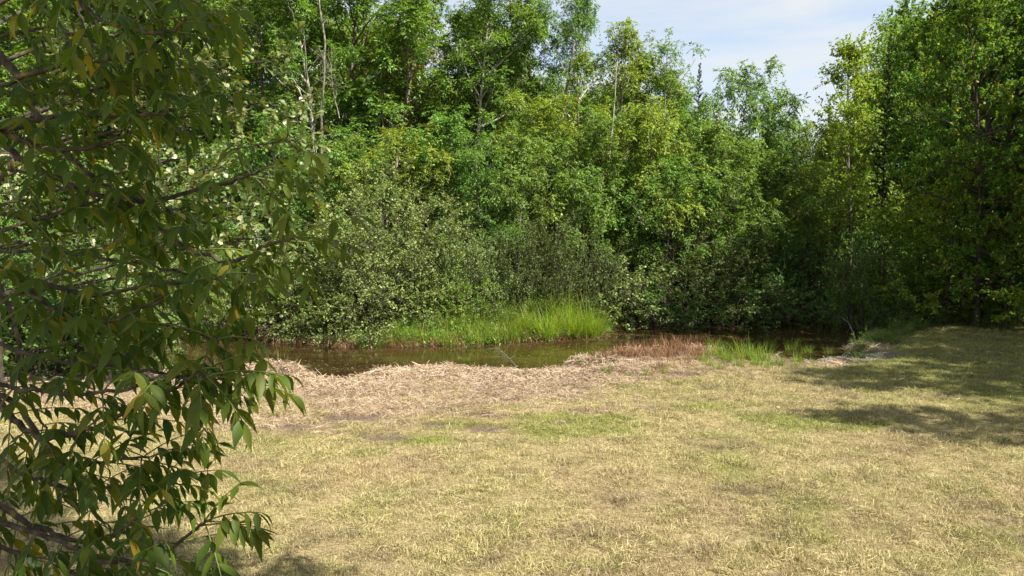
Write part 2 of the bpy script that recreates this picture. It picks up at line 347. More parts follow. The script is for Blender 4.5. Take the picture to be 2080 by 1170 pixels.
def axis(segs):
    a = []
    for s, e, d in segs: a.append(np.arange(s, e, d))
    return np.unique(np.round(np.concatenate(a), 4))
xs = axis([(-600, -60, 60), (-60, -20, 4), (-20, 20, .16), (20, 60, 3), (60, 601, 60)])
ys = axis([(-600, -20, 60), (-20, 4, 2), (4, 16, .25), (16, 25, .10), (25, 36, .3), (36, 80, 4), (80, 681, 60)])
gx, gy = np.meshgrid(xs, ys); mk = lawn_masks(gx.ravel(), gy.ravel())
nx, ny = len(xs), len(ys); i, j = np.meshgrid(np.arange(nx - 1), np.arange(ny - 1)); b0 = (j * nx + i).ravel()
me = mesh_np('ground', np.stack([gx.ravel(), gy.ravel(), mk['h']], -1), np.stack([b0, b0 + 1, b0 + nx + 1, b0 + nx], -1), smooth=True,
             attrs={k: mk[k] for k in ('green', 'hay', 'dark', 'gravel', 'mud')})
tag(link('ground', me, None, M['ground']), kind='structure')

# water sheet following the creek, tucked into both banks
NW = NEAR.copy(); FW = FAR.copy()
NW[:, 1] -= .6; FW[:, 1] += .7
poly = np.vstack([NW, FW[::-1]]); bm = bmesh.new()
f = bm.faces.new([bm.verts.new((p[0], p[1], WZ)) for p in poly]); bmesh.ops.triangulate(bm, faces=[f])
me = bpy.data.meshes.new('creek_water'); bm.to_mesh(me); bm.free()
if me.polygons[0].normal.z < 0: me.flip_normals()
tag(link('creek_water', me, None, M['water']), kind='structure')

# ------------------------------------------------------------------ scatter by geometry nodes
def source_collection(name, meshes):
    c = bpy.data.collections.new(name)
    for k, m in enumerate(meshes):
        o = bpy.data.objects.new("%s_source_%02d" % (name, k), m); c.objects.link(o)
    return c
def scatter(name, pos, rot, scl, idx, coll, attrs=None, **tags):
    me = bpy.data.meshes.new(name); n = len(pos)
    me.vertices.add(n); me.vertices.foreach_set('co', np.asarray(pos, np.float32).ravel())
    a = me.attributes.new('rot', 'FLOAT_VECTOR', 'POINT'); a.data.foreach_set('vector', np.asarray(rot, np.float32).ravel())
    a = me.attributes.new('scl', 'FLOAT_VECTOR', 'POINT'); a.data.foreach_set('vector', np.asarray(scl, np.float32).ravel())
    a = me.attributes.new('idx', 'INT', 'POINT'); a.data.foreach_set('value', np.asarray(idx, np.int32))
    for k, v in (attrs or {}).items():
        a = me.attributes.new(k, 'FLOAT', 'POINT'); a.data.foreach_set('value', np.asarray(v, np.float32))
    o = link(name, me); ng = bpy.data.node_groups.new(name, 'GeometryNodeTree')
    ng.interface.new_socket('Geometry', in_out='INPUT', socket_type='NodeSocketGeometry')
    ng.interface.new_socket('Geometry', in_out='OUTPUT', socket_type='NodeSocketGeometry')
    gi = N(ng, 'NodeGroupInput'); go = N(ng, 'NodeGroupOutput'); ip = N(ng, 'GeometryNodeInstanceOnPoints')
    ci = N(ng, 'GeometryNodeCollectionInfo'); ci.inputs[0].default_value = coll; ci.inputs[1].default_value = True; ci.inputs[2].default_value = True
    def na(nm, ty):
        x = N(ng, 'GeometryNodeInputNamedAttribute'); x.data_type = ty; x.inputs[0].default_value = nm; return x.outputs[0]
    L = ng.links.new
    L(gi.outputs[0], ip.inputs['Points']); L(ci.outputs[0], ip.inputs['Instance']); ip.inputs['Pick Instance'].default_value = True
    L(na('idx', 'INT'), ip.inputs['Instance Index']); L(na('rot', 'FLOAT_VECTOR'), ip.inputs['Rotation']); L(na('scl', 'FLOAT_VECTOR'), ip.inputs['Scale'])
    L(ip.outputs[0], go.inputs[0])
    md = o.modifiers.new('scatter', 'NODES'); md.node_group = ng
    return tag(o, **tags)

def blades(n, rad, h, hv, width, lean, segs, rng, flat=0.0, mat=None, name='blades'):
    """n tapered grass blades: arching strips"""
    a = rng.uniform(0, 2 * math.pi, n); r = rad * np.sqrt(rng.uniform(0, 1, n))
    p0 = np.stack([r * np.cos(a), r * np.sin(a), np.zeros(n)], -1)
    az = np.where(rng.uniform(0, 1, n) < .7, a + rng.normal(0, .7, n), rng.uniform(0, 2 * math.pi, n))
    ln = np.abs(rng.normal(lean, lean * .45, n)); H = h * (1 + rng.normal(0, hv, n)); H = np.maximum(H, h * .3)
    hd = np.stack([np.cos(az), np.sin(az), np.zeros(n)], -1); sd_ = np.stack([-np.sin(az + rng.normal(0, .8, n)), np.cos(az), np.zeros(n)], -1); sd_ = nrm(sd_)
    V = []; 
    for k in range(segs + 1):
        t = k / segs; ang = ln * (0.35 + t)            # arch
        ang = np.clip(ang, 0, 2.6)
        if k == 0: p = p0.copy()
        else: p = p + (H / segs)[:, None] * (hd * np.sin(ang)[:, None] + np.array([0, 0, 1]) * np.cos(ang)[:, None])
        if flat: p[:, 2] = np.maximum(p[:, 2] * (1 - flat), .004)
        wd = width * (1 - t * .85) * (1 if k < segs else .35)
        V.append(np.stack([p - sd_ * wd / 2, p + sd_ * wd / 2], 1))
    V = np.stack(V, 1); nv = (segs + 1) * 2
    base = np.arange(n)[:, None] * nv; k = np.arange(segs)[None] * 2
    Q = np.stack([base + k, base + k + 1, base + k + 3, base + k + 2], -1)
    me = mesh_np(name, V.reshape(-1, 3), Q.reshape(-1, 4)); 
    if mat: me.materials.append(mat)
    return me
def straws(n, rad, L, thick, tilt, rng, mat, name, zspread=.05):
    """loose dry stems lying about"""
    c = np.stack([rng.normal(0, rad * .6, n), rng.normal(0, rad * .6, n), rng.uniform(0, zspread, n)], -1)
    az = rng.uniform(0, 2 * math.pi, n); el = rng.normal(0, tilt, n); l = L * rng.uniform(.5, 1.3, n)
    d = np.stack([np.cos(az) * np.cos(el), np.sin(az) * np.cos(el), np.sin(el)], -1)
    s = nrm(np.stack([-d[:, 1], d[:, 0], rng.normal(0, .6, n)], -1)) * thick
    mid = c + np.array([0, 0, 1]) * (l * .12 * rng.uniform(0, 1, n))[:, None]
    a = c - d * l[:, None] / 2; b = c + d * l[:, None] / 2
    V = np.stack([a - s / 2, a + s / 2, mid - s / 2, mid + s / 2, b - s * .2, b + s * .2], 1); base = np.arange(n)[:, None] * 6
    Q = np.concatenate([base + np.array([0, 1, 3, 2]), base + np.array([2, 3, 5, 4])])
    me = mesh_np(name, V.reshape(-1, 3), Q); me.materials.append(mat); return me

rng = np.random.default_rng(11)
lawn_src = source_collection('lawn_clump', [blades(34, .08, .042 + .010 * (k % 3), .45, .0052, 1.0, 2, rng, mat=M['lawn'], name='lawn_clump') for k in range(6)]
                             + [straws(12, .10, .075, .004, .2, rng, M['lawn'], 'lawn_clipping', .045) for k in range(3)])
hay_src = source_collection('hay_clump', [straws(22, .13, .22, .009, .32, rng, M['hay'], 'hay_clump', .07) for k in range(4)])
def view_points(n, y0, y1, pad=.6, pw=1.0):
    u = rng.uniform(0, 1, n); y = (y0 ** pw + u * (y1 ** pw - y0 ** pw)) ** (1 / pw)
    x = rng.uniform(-1, 1, n) * (y * .735 + pad); return x, y
x, y = view_points(140000, 6.4, 31.5, .7, 1.25)
mk = lawn_masks(x, y)
keep = mk['ns'] & ~mk['ins'] & (mk['dist'] > .12) & (rng.uniform(0, 1, len(x)) > mk['gravel'] * .9) & (rng.uniform(0, 1, len(x)) > mk['hay'] * .75)
keep &= ~((x > .62 * y) & (y > 29.5))
x, y = x[keep], y[keep]; mk = {k: v[keep] for k, v in mk.items()}; n = len(x)
idx = np.where(rng.uniform(0, 1, n) < .70, rng.integers(0, 6, n), rng.integers(6, 9, n))
sc = rng.uniform(.7, 1.3, n) * (.35 + 1.35 * fbm(x, y, .38, 3, 66)) * (1 + .02 * np.clip(y - 10, 0, 20)) * (1 - .55 * mk['dark'])
scatter('lawn_grass', np.stack([x, y, mk['h'] - .006], -1), np.stack([rng.normal(0, .15, n), rng.normal(0, .15, n), rng.uniform(0, 6.28, n)], -1),
        np.stack([sc, sc, sc * rng.uniform(.75, 1.2, n)], -1), idx, lawn_src,
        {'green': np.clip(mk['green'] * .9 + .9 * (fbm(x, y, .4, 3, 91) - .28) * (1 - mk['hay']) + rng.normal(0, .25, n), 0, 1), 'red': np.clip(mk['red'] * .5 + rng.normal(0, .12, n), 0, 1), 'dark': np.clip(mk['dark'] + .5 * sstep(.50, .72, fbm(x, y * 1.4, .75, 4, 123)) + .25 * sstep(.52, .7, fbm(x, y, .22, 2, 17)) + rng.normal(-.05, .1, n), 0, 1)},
        label='mown dry straw coloured lawn grass with scattered green patches', cat='grass', kind='stuff')
x, y = view_points(60000, 11.5, 27, .5, 1.0)
mk = lawn_masks(x, y)
keep = mk['ns'] & ~mk['ins'] & (mk['dist'] > .0) & (rng.uniform(0, 1, len(x)) < np.clip(mk['hay'] * 1.1, 0, 1) * (1 - .95 * mk['dark'])) & (mk['gravel'] < .4)
x, y = x[keep], y[keep]; n = len(x); mk = {k: v[keep] for k, v in mk.items()}
sc = rng.uniform(.6, 1.3, n) * (.7 + .6 * sstep(3.5, .3, mk['dist']))
scatter('cut_hay', np.stack([x, y, mk['h'] - .01], -1), np.stack([rng.normal(0, .2, n), rng.normal(0, .2, n), rng.uniform(0, 6.28, n)], -1),
        np.stack([sc, sc, sc], -1), rng.integers(0, 4, n), hay_src, label='pale dry cut reeds lying in a mat along the creek bank', cat='hay', kind='stuff')

# ------------------------------------------------------------------ trees
def leaf_quads(b, d, nv, L, W, fold=.12, mid=.42, curl=.1):
    d = nrm(d); s = nrm(np.cross(d, nv)); n2 = np.cross(s, d)
    L = np.asarray(L).reshape(-1, 1); W = np.asarray(W).reshape(-1, 1)
    return np.stack([b, b + d * L * mid + s * W / 2 + n2 * W * fold, b + d * L - n2 * L * curl, b + d * L * mid - s * W / 2 + n2 * W * fold], 1)
def rnd_dir(n, rng): return nrm(rng.normal(0, 1, (n, 3)))
def twig_leaves(p, d, L, n_per, size, ratio, rng, droop=.2, up=.9, spread=.9):
    k = len(p); t = rng.uniform(.1, 1.05, (k, n_per)); b = p[:, None] + d[:, None] * (L[:, None] * t)[..., None]
    b = b.reshape(-1, 3); n = len(b); dd = np.repeat(d, n_per, 0)
    ld = dd * .55 + rnd_dir(n, rng) * spread + np.array([0, 0, -droop]); nv = rnd_dir(n, rng) * .75 + np.array([0, 0, up])
    s = size * rng.uniform(.65, 1.25, n)
    return leaf_quads(b + rng.normal(0, .02, (n, 3)), ld, nv, s, s * ratio)
def pinnate_leaves(p, d, L, n_per, rlen, size, ratio, rng, droop=.45):
    k = len(p); t = rng.uniform(.3, 1.02, (k, n_per)); b = (p[:, None] + d[:, None] * (L[:, None] * t)[..., None]).reshape(-1, 3)
    n = len(b); dd = np.repeat(d, n_per, 0)
    rd = nrm(dd * .6 + rnd_dir(n, rng) * .9 + np.array([0, 0, .05])); rl = rlen * rng.uniform(.7, 1.2, n)
    side = nrm(np.cross(rd, rnd_dir(n, rng) * .35 + np.array([0, 0, 1]))); out = []
    for tt, sg in ((.4, 1), (.4, -1), (.68, 1), (.68, -1), (.95, 1), (.95, -1), (1, 0)):
        q = b + rd * (rl * tt)[:, None] + np.array([0, 0, -1]) * (rl * tt * tt * droop)[:, None]
        ld = rd * (.55 if sg else 1.) + side * sg * .8 + np.array([0, 0, -droop]) * rng.uniform(.3, 1.5, n)[:, None] + rng.normal(0, .12, (n, 3))
        s = size * rng.uniform(.75, 1.2, n)
        out.append(leaf_quads(q, ld, np.array([0, 0, 1.]) + rng.normal(0, .35, (n, 3)), s, s * ratio, .1, .45, .15))
    return np.concatenate(out)

def finish(name, wood, Q):
    V = Q.reshape(-1, 3); nq = len(Q)
    return wood.mesh(name + '_wood'), mesh_np(name + '_leaves', V, np.arange(nq * 4).reshape(-1, 4))

def grow(name, limbs, wood, style, rng, nsec=6, sec_len=(.25, .5), sec_from=.25, ntw=5, tw=.4, size=.11, ratio=.45, n_per=6, rlen=.25, droop=.4, flat=.6, up_tw=.15, spread=.9, secr=.010, lup=.9):
    TP, TD, TL = [], [], []
    for (pts, r0) in limbs:
        Ltot = np.linalg.norm(np.diff(pts, axis=0), axis=1).sum()
        m = max(2, int(nsec * (.6 + .5 * min(2.2, Ltot / 2.5))))
        fr = np.sort(rng.uniform(sec_from, 1.0, m)); P = resample(pts, fr); P2 = resample(pts, np.clip(fr + .04, 0, 1)); P1 = resample(pts, np.clip(fr - .04, 0, 1))
        T = nrm(P2 - P1)
        for k in range(m):
            lat = rng.normal(0, 1, 3); lat[2] *= (1 - flat); lat -= T[k] * (lat @ T[k]); lat = lat / (np.linalg.norm(lat) + 1e-6)
            d = T[k] * .6 + lat * .85 + np.array([0, 0, .12]); L = Ltot * rng.uniform(*sec_len) * (1.15 - .55 * fr[k]); L = max(.25, min(L, 2.2))
            sp = curve(P[k], d, L, 3, up_tw, .14, rng); wood.tube(sp, max(secr * (.6 + L * .5), .004), .003, 3, cap=False)
            q = ntw if L > .6 else max(2, ntw // 2); f2 = rng.uniform(.15, 1.0, q) ** .8; tp = resample(sp, f2)
            td = nrm((sp[-1] - sp[0])[None] / L * .5 + rng.normal(0, .55, (q, 3)) * np.array([1, 1, 1 - .6 * flat]) + np.array([0, 0, up_tw]))
            TP.append(tp); TD.append(td); TL.append(np.full(q, tw) * rng.uniform(.6, 1.3, q))
        TP.append(pts[-1:]); TD.append(T[-1:]); TL.append(np.array([tw * 1.3]))
    TP = np.concatenate(TP); TD = np.concatenate(TD); TL = np.concatenate(TL)
    if style == 'pinnate': Q = pinnate_leaves(TP, TD, TL, n_per, rlen, size, ratio, rng, droop)
    else: Q = twig_leaves(TP, TD, TL, n_per, size, ratio, rng, droop, lup, spread)
    return Q

def tree_mesh(name, seed, H, base, Rm, nl, prof, style='pinnate', trunk_r=.14, el=(5, 60), fork=None, lean=0.0, limb_bend=.25, **kw):
    rng = np.random.default_rng(seed); wood = Wood(); limbs = []
    tr = curve((0, 0, -.3), (lean, 0, 1), H * .98 + .3, 12, .15, .035, rng); wood.tube(tr, trunk_r, trunk_r * .12, 8)
    limbs.append((tr[-4:], .02))
    ph = rng.uniform(0, 6.28, 4)
    for k in range(nl):
        t = (k + rng.uniform(0, 1)) / nl; z = base + t * (H * .97 - base); f = min(.99, (z + .3) / (H + .3))
        p = resample(tr, [f])[0]; az = k * 2.39996 + rng.normal(0, .35)
        lob = 1 + .28 * math.sin(2 * az + ph[0] + 3 * t) + .22 * math.sin(3 * az - 5 * t + ph[1])
        L = max(.5, Rm * prof(t) * lob * rng.uniform(.75, 1.15)); e = R(el[0] + (el[1] - el[0]) * t + rng.normal(0, 9))
        d = np.array([math.cos(az) * math.cos(e), math.sin(az) * math.cos(e), math.sin(e)])
        lp = curve(p, d, L, 6, limb_bend, .09, rng); r0 = max(.012, trunk_r * (1 - f) * .5 + .006 * L); wood.tube(lp, r0, .006, 5, cap=False)
        limbs.append((lp, r0))
    Q = grow(name, limbs, wood, style, rng, **kw)
    return finish(name, wood, Q)

def shrub_mesh(name, seed, H, Rm, ns, style='simple', base_r=.5, low=.12, squash=1.0, stem_r=.03, erect=.5, **kw):
    rng = np.random.default_rng(seed); wood = Wood(); limbs = []
    for k in range(ns):
        az = k * 2.39996 + rng.normal(0, .25); c = 1 - (k + .5) / ns * (1 - low); c = min(1, max(low, c + rng.normal(0, .06)))
        s_ = math.sqrt(max(0, 1 - c * c)); j = rng.uniform(.72, 1.06)
        T = np.array([Rm * s_ * math.cos(az) * squash, Rm * s_ * math.sin(az), H * c]) * j
        B = np.array([math.cos(az), math.sin(az), 0]) * base_r * math.sqrt(rng.uniform(0, 1)); B[2] = -.2
        Mi = B * .5 + T * np.array([erect, erect, .78]) * .8 + rng.normal(0, .12, 3) * H * .15
        tt = np.linspace(0, 1, 8)[:, None]; pts = (1 - tt) ** 2 * B + 2 * tt * (1 - tt) * Mi + tt ** 2 * T + rng.normal(0, .025, (8, 3)) * tt
        wood.tube(pts, stem_r * rng.uniform(.6, 1.2), .006, 5, cap=False); limbs.append((pts, stem_r))
    Q = grow(name, limbs, wood, style, rng, **kw)
    return finish(name, wood, Q)

def spruce_mesh(name, seed, H, Rm):
    rng = np.random.default_rng(seed); wood = Wood(); tr = curve((0, 0, -.3), (0, 0, 1), H, 12, .1, .015, rng); wood.tube(tr, .16, .01, 7); B = []; D = []; S = []
    for k in range(150):
        t = (k + rng.uniform()) / 150; z = H * (.06 + .93 * t); az = k * 2.39996; L = Rm * (1 - t) ** .85 * rng.uniform(.7, 1.1) + .1
        d = np.array([math.cos(az), math.sin(az), -.25 + .5 * t]); lp = curve((0, 0, z), d, L, 4, .2, .05, rng); lp[:, :2] += resample(tr, [min(.99, z / H)])[0][:2]
        wood.tube(lp, .012, .004, 3, cap=False); n = int(40 + 90 * L); f = rng.uniform(.05, 1, n); B.append(resample(lp, f))
        D.append(nrm((lp[-1] - lp[0])[None] * .4 / L + rnd_dir(n, rng) * .7 + np.array([0, 0, -.3]))); S.append(.16 * rng.uniform(.6, 1.2, n))
    B = np.concatenate(B); D = np.concatenate(D); S = np.concatenate(S)
    return finish(name, wood, leaf_quads(B, D, rnd_dir(len(B), rng), S, S * .22))

round_p = lambda t: math.sin(math.pi * min(1, max(0, .12 + .86 * t))) ** .7
oval_p = lambda t: (math.sin(math.pi * (.10 + .85 * t)) ** .8)
cone_p = lambda t: .35 + .75 * (1 - t) if t > .12 else .7
VAR = {}
def var(k, meshes, H, leaf, bark):
    wm, lm = meshes; wm.materials.append(M[bark])
    co = np.zeros(len(lm.vertices) * 3, np.float32); lm.vertices.foreach_get('co', co); H = max(H, float(np.percentile(co.reshape(-1, 3)[:, 2], 99.9)))
    VAR[k] = (wm, lm, H, leaf, bark)
var('ashA', tree_mesh('ashA', 1, 16, 4.0, 3.6, 34, oval_p, trunk_r=.17, nsec=6, ntw=5, n_per=6, size=.145, ratio=.40, rlen=.30, tw=.45), 16, 'ash', 'pale')
var('ashB', tree_mesh('ashB', 2, 16, 5.0, 3.2, 30, round_p, trunk_r=.15, nsec=6, ntw=5, n_per=6, size=.145, ratio=.40, rlen=.30, tw=.45, lean=.05), 16, 'ash', 'bark')
var('ashC', tree_mesh('ashC', 3, 12, 2.0, 2.8, 32, oval_p, trunk_r=.11, nsec=6, ntw=5, n_per=6, size=.135, ratio=.42, rlen=.28, tw=.42), 12, 'ash', 'bark')
var('midA', tree_mesh('midA', 4, 8, 1.0, 2.7, 34, round_p, trunk_r=.08, nsec=6, ntw=5, n_per=5, size=.125, ratio=.42, rlen=.26, tw=.36, el=(-5, 55)), 8, 'ash', 'bark')
var('midB', tree_mesh('midB', 5, 8, .8, 2.5, 34, oval_p, trunk_r=.08, nsec=6, ntw=5, n_per=5, size=.125, ratio=.45, rlen=.26, tw=.36, el=(-5, 60), droop=.6), 8, 'ash', 'bark')
var('mapA', tree_mesh('mapA', 6, 15, 2.2, 4.4, 44, oval_p, style='simple', trunk_r=.22, nsec=6, ntw=5, n_per=17, size=0.16, ratio=.85, tw=.5, el=(-10, 55), flat=.85, droop=.35, spread=.8, lup=1.4), 15, 'maple', 'darkbark')
var('mapB', tree_mesh('mapB', 7, 15, 1.2, 4.0, 46, round_p, style='simple', trunk_r=.2, nsec=6, ntw=5, n_per=17, size=0.16, ratio=.85, tw=.5, el=(-12, 55), flat=.85, droop=.35, spread=.8, lup=1.4), 15, 'maple', 'darkbark')
var('mapS', tree_mesh('mapS', 8, 7, .5, 2.6, 30, cone_p, style='simple', trunk_r=.07, nsec=6, ntw=5, n_per=15, size=.125, ratio=.8, tw=.4, el=(-8, 55), flat=.85, droop=.3, lup=1.4), 7, 'sapling', 'darkbark')
var('pop', tree_mesh('pop', 9, 13, 4.5, 1.9, 30, round_p, style='simple', trunk_r=.12, nsec=8, ntw=6, n_per=15, size=.13, ratio=.75, tw=.55, el=(20, 65), droop=.2), 13, 'pop', 'bark')
var('airy', tree_mesh('airy', 10, 13, 3.0, 2.0, 22, oval_p, trunk_r=.09, nsec=4, ntw=4, n_per=5, size=.14, ratio=.4, rlen=.3, tw=.45, el=(15, 65)), 13, 'ash', 'pale')
var('alder', shrub_mesh('alder', 21, 6.4, 4.0, 60, nsec=6, ntw=5, n_per=17, size=.098, ratio=.60, tw=.40, droop=.0, up_tw=.30, base_r=.9, stem_r=.035, erect=.45), 6.4, 'alder', 'shrubbark')
var('alderB', shrub_mesh('alderB', 22, 4.6, 3.4, 48, nsec=6, ntw=5, n_per=15, size=.095, ratio=.60, tw=.36, droop=.05, up_tw=.22, base_r=.8, stem_r=.03), 4.6, 'alder', 'shrubbark')
var('dome', shrub_mesh('dome', 23, 4.6, 4.4, 64, nsec=6, ntw=5, n_per=15, size=.10, ratio=.55, tw=.38, droop=.1, up_tw=.15, base_r=.9, stem_r=.035, low=.02), 4.6, 'dark', 'darkbark')
var('low', shrub_mesh('low', 24, 2.4, 1.9, 34, nsec=6, ntw=4, n_per=13, size=.085, ratio=.75, tw=.26, droop=.05, up_tw=.15, base_r=.5, stem_r=.018, low=.02), 2.4, 'bright', 'brush')
var('weed', shrub_mesh('weed', 25, 1.3, .9, 26, nsec=4, ntw=3, n_per=8, size=.085, ratio=.45, tw=.2, droop=.1, up_tw=.3, base_r=.4, stem_r=.008, low=.1), 1.3, 'weed', 'brush')
var('spruce', spruce_mesh('spruce', 26, 17, 2.6), 17, 'spruce', 'darkbark')
LEAFCACHE = {}
def leaf_data(k, mat):
    key = (k, mat)
    if key not in LEAFCACHE:
        base = VAR[k][1]
        if not any(q[0] == k for q in LEAFCACHE): me = base
        else: me = base.copy()
        me.materials.clear(); me.materials.append(M[mat]); LEAFCACHE[key] = me
    return LEAFCACHE[key]
def plant(k, px, Y, top, ws, rot, name, label, cat, group=None, mat=None, ground_z=None, X=None, H=None, bark=None):
    wm, lm, h0, lf, bk = VAR[k]
    if X is None: X = at_y(px, 480, Y)[0]
    z0 = float(height(np.array([X]), np.array([Y]))[0]) if ground_z is None else ground_z
    z0 = max(z0, WZ - .1)
    if H is None: H = at_y(px, top, Y)[2] - z0
    s = H / h0
    e = bpy.data.objects.new(name, None); COL.objects.link(e); e.location = (X, Y, z0 - .02); e.rotation_euler = (0, 0, R(rot)); e.scale = (s * ws, s * ws, s)
    e.empty_display_size = .3
    stem = 'stems' if k in ('alder', 'alderB', 'dome', 'low', 'weed') else 'trunk'
    if bark:
        wm = wm.copy(); wm.materials.clear(); wm.materials.append(M[bark])
    t = bpy.data.objects.new(stem, wm); COL.objects.link(t); t.parent = e
    c = bpy.data.objects.new('foliage' if stem == 'stems' else 'crown', leaf_data(k, mat or lf)); COL.objects.link(c); c.parent = e
    return tag(e, label, cat, group)

T1 = 'tall trees standing behind the creek shrubs'; T2 = 'young trees crowding behind the bank'; T3 = 'dark trees along the shaded lawn edge'; S1 = 'shrubs overhanging the creek'
# --- tall trees of the far wood
plant('ashA', 655, 40, -90, 1.0, 20, 'ash_tree', 'tall ash with a pale bare trunk rising behind the big alder shrub', 'tree', T1)
plant('ashB', 560, 44, -110, 1.1, 130, 'ash_tree', 'tall leafy ash behind the oak, beside the pale bare trunk', 'tree', T1)
plant('ashC', 770, 43, -60, 1.15, 60, 'ash_tree', 'tall dense ash between the pale trunk and the orange tinged tree', 'tree', T1)
plant('midB', 838, 50, 18, .8, 10, 'turning_tree', 'slender tree with orange tinged leaves against the pale sky', 'tree', T1, mat='turn')
plant('ashB', 950, 42, -60, 1.0, 250, 'ash_tree', 'tall dark ash with forked trunk showing against the sky', 'tree', T1, bark='pale')
plant('ashC', 1040, 47, -15, 1.0, 200, 'ash_tree', 'airy ash beside the forked one, sky showing through it', 'tree', T1)
plant('ashA', 1165, 41, -40, .78, 300, 'ash_tree', 'tall ash with bare twigs at its top beside the open sky', 'tree', T1)
plant('ashC', 1245, 40, 58, .95, 330, 'ash_tree', 'yellow green ash with rounded top where the treeline starts to fall', 'tree', T1, mat='ashy')
plant('airy', 1350, 40, 72, 1.0, 40, 'ash_tree', 'thin ash with sparse feathery top against the clouds', 'tree', T1)
plant('ashC', 1300, 44, 85, .9, 140, 'ash_tree', 'leafy ash between the rounded ash and the thin feathery one', 'tree', T1, mat='ashy')
plant('spruce', 1412, 43, 125, .55, 0, 'spruce_tree', 'narrow pointed spruce poking out between the leafy treetops', 'tree', T1)
plant('midA', 1478, 40, 122, .82, 80, 'ash_tree', 'dark green rounded ash where the treeline steps down', 'tree', T1)
plant('midB', 1556, 41, 182, .6, 150, 'ash_tree', 'small pointed ash at the low end of the treeline beside the gap', 'tree', T1)
plant('midA', 1650, 46, 240, .8, 210, 'young_tree', 'low yellow green tree filling the gap beneath the sky', 'tree', T1, mat='ashy')
plant('midB', 1590, 50, 250, 1.1, 10, 'young_tree', 'yellowing tree at the bottom of the sky gap', 'tree', T1, mat='ashy')
plant('pop', 1732, 37, 72, .95, 75, 'poplar_tree', 'slender sunlit poplar standing alone beside the sky gap', 'tree', T1)
plant('midB', 1690, 42, 235, .9, 75, 'young_tree', 'yellow green tree at the foot of the slender sunlit poplar', 'tree', T1, mat='ashy')
plant('ashA', 440, 47, -80, 1.2, 75, 'ash_tree', 'tall ash seen through the oak and the overhanging branch', 'tree', T1)
plant('ashB', 250, 44, -120, 1.3, 15, 'ash_tree', 'tall ash deep behind the overhanging branch with yellowish leaves', 'tree', T1, mat='ashy')
plant('ashC', 90, 42, -120, 1.3, 215, 'ash_tree', 'tall ash behind the overhanging branch above the leafy bank', 'tree', T1)
plant('ashC', -60, 38, -120, 1.3, 25, 'ash_tree', 'tall ash at the outer end of the wood behind the oak', 'tree', T1)
plant('ashB', 700, 46, -140, 1.25, 190, 'ash_tree', 'tall ash behind the pale snag, high above the young trees', 'tree', T1)
plant('ashA', 620, 50, -120, 1.25, 330, 'ash_tree', 'tall ash at the back of the wood behind the oak limb', 'tree', T1)
plant('ashB', 1100, 43, -30, .9, 20, 'ash_tree', 'tall ash between the forked ash and the bare topped one', 'tree', T1)
plant('ashC', 930, 46, -10, .85, 120, 'ash_tree', 'ash standing close behind the forked trunk', 'tree', T1)
plant('ashC', 340, 45, -140, 1.3, 280, 'ash_tree', 'tall ash between two others deep behind the branch', 'tree', T1)
plant('ashC', 1400, 46, 150, 1.0, 250, 'ash_tree', 'ash standing behind the narrow spruce', 'tree', T1)
# --- young trees in the middle layer
for px, Y, top, ws, rot, k, mat, lab in [
    (560, 34, 240, 1.0, 0, 'midA', 'ash', 'young ash rising behind the leafy oak limb'),
    (700, 33, 268, 1.05, 50, 'midB', 'ash', 'young ash right above the top of the big alder shrub'),
    (800, 33, 248, 1.0, 100, 'midA', 'ashy', 'bright young ash leaning over the big alder shrub'),
    (905, 34, 215, .95, 150, 'midB', 'ash', 'young ash below the forked trunk'),
    (985, 32, 300, .85, 230, 'midA', 'ash', 'low young ash between the alder shrub and the bright green tree'),
    (1052, 32, 258, 1.0, 200, 'midB', 'ash', 'bright green rounded young tree above the dark gap in the shrubs'),
    (1135, 35, 190, 1.0, 280, 'midA', 'ashy', 'young ash behind the bright green rounded tree'),
    (1190, 32, 330, .9, 20, 'midB', 'ash', 'low young ash above the sedge tussocks'),
    (1230, 34, 225, .95, 320, 'midA', 'ash', 'young ash with a thin pale stem beside it'),
    (1320, 34, 205, 1.0, 60, 'midB', 'ashy', 'young ash below the thin feathery topped ash'),
    (1350, 32.5, 310, 1.0, 90, 'midA', 'ash', 'low leafy young ash just above the dome shaped shrub'),
    (1440, 35, 235, 1.0, 120, 'midB', 'ash', 'young ash below the narrow spruce'),
    (1480, 34, 300, 1.0, 15, 'midA', 'ash', 'leafy young ash above the crest of the dome shaped shrub'),
    (1570, 36, 300, 1.1, 240, 'midB', 'ash', 'spreading young ash at the foot of the small pointed ash'),
    (1650, 37, 330, 1.0, 180, 'midA', 'ashy', 'yellow green young ash beside the shaded wood'),
    (420, 35, 280, 1.1, 220, 'midB', 'ash', 'young ash half hidden by the overhanging branch'),
    (300, 34, 330, 1.1, 20, 'midA', 'ashy', 'yellowish young ash behind the sunlit bank shrub'),
    (150, 33, 330, 1.2, 160, 'midB', 'ash', 'young ash behind the overhanging branch at the creek bend')]:
    plant(k, px, Y, top, ws, rot, 'young_ash', lab, 'tree', T2, mat=mat)
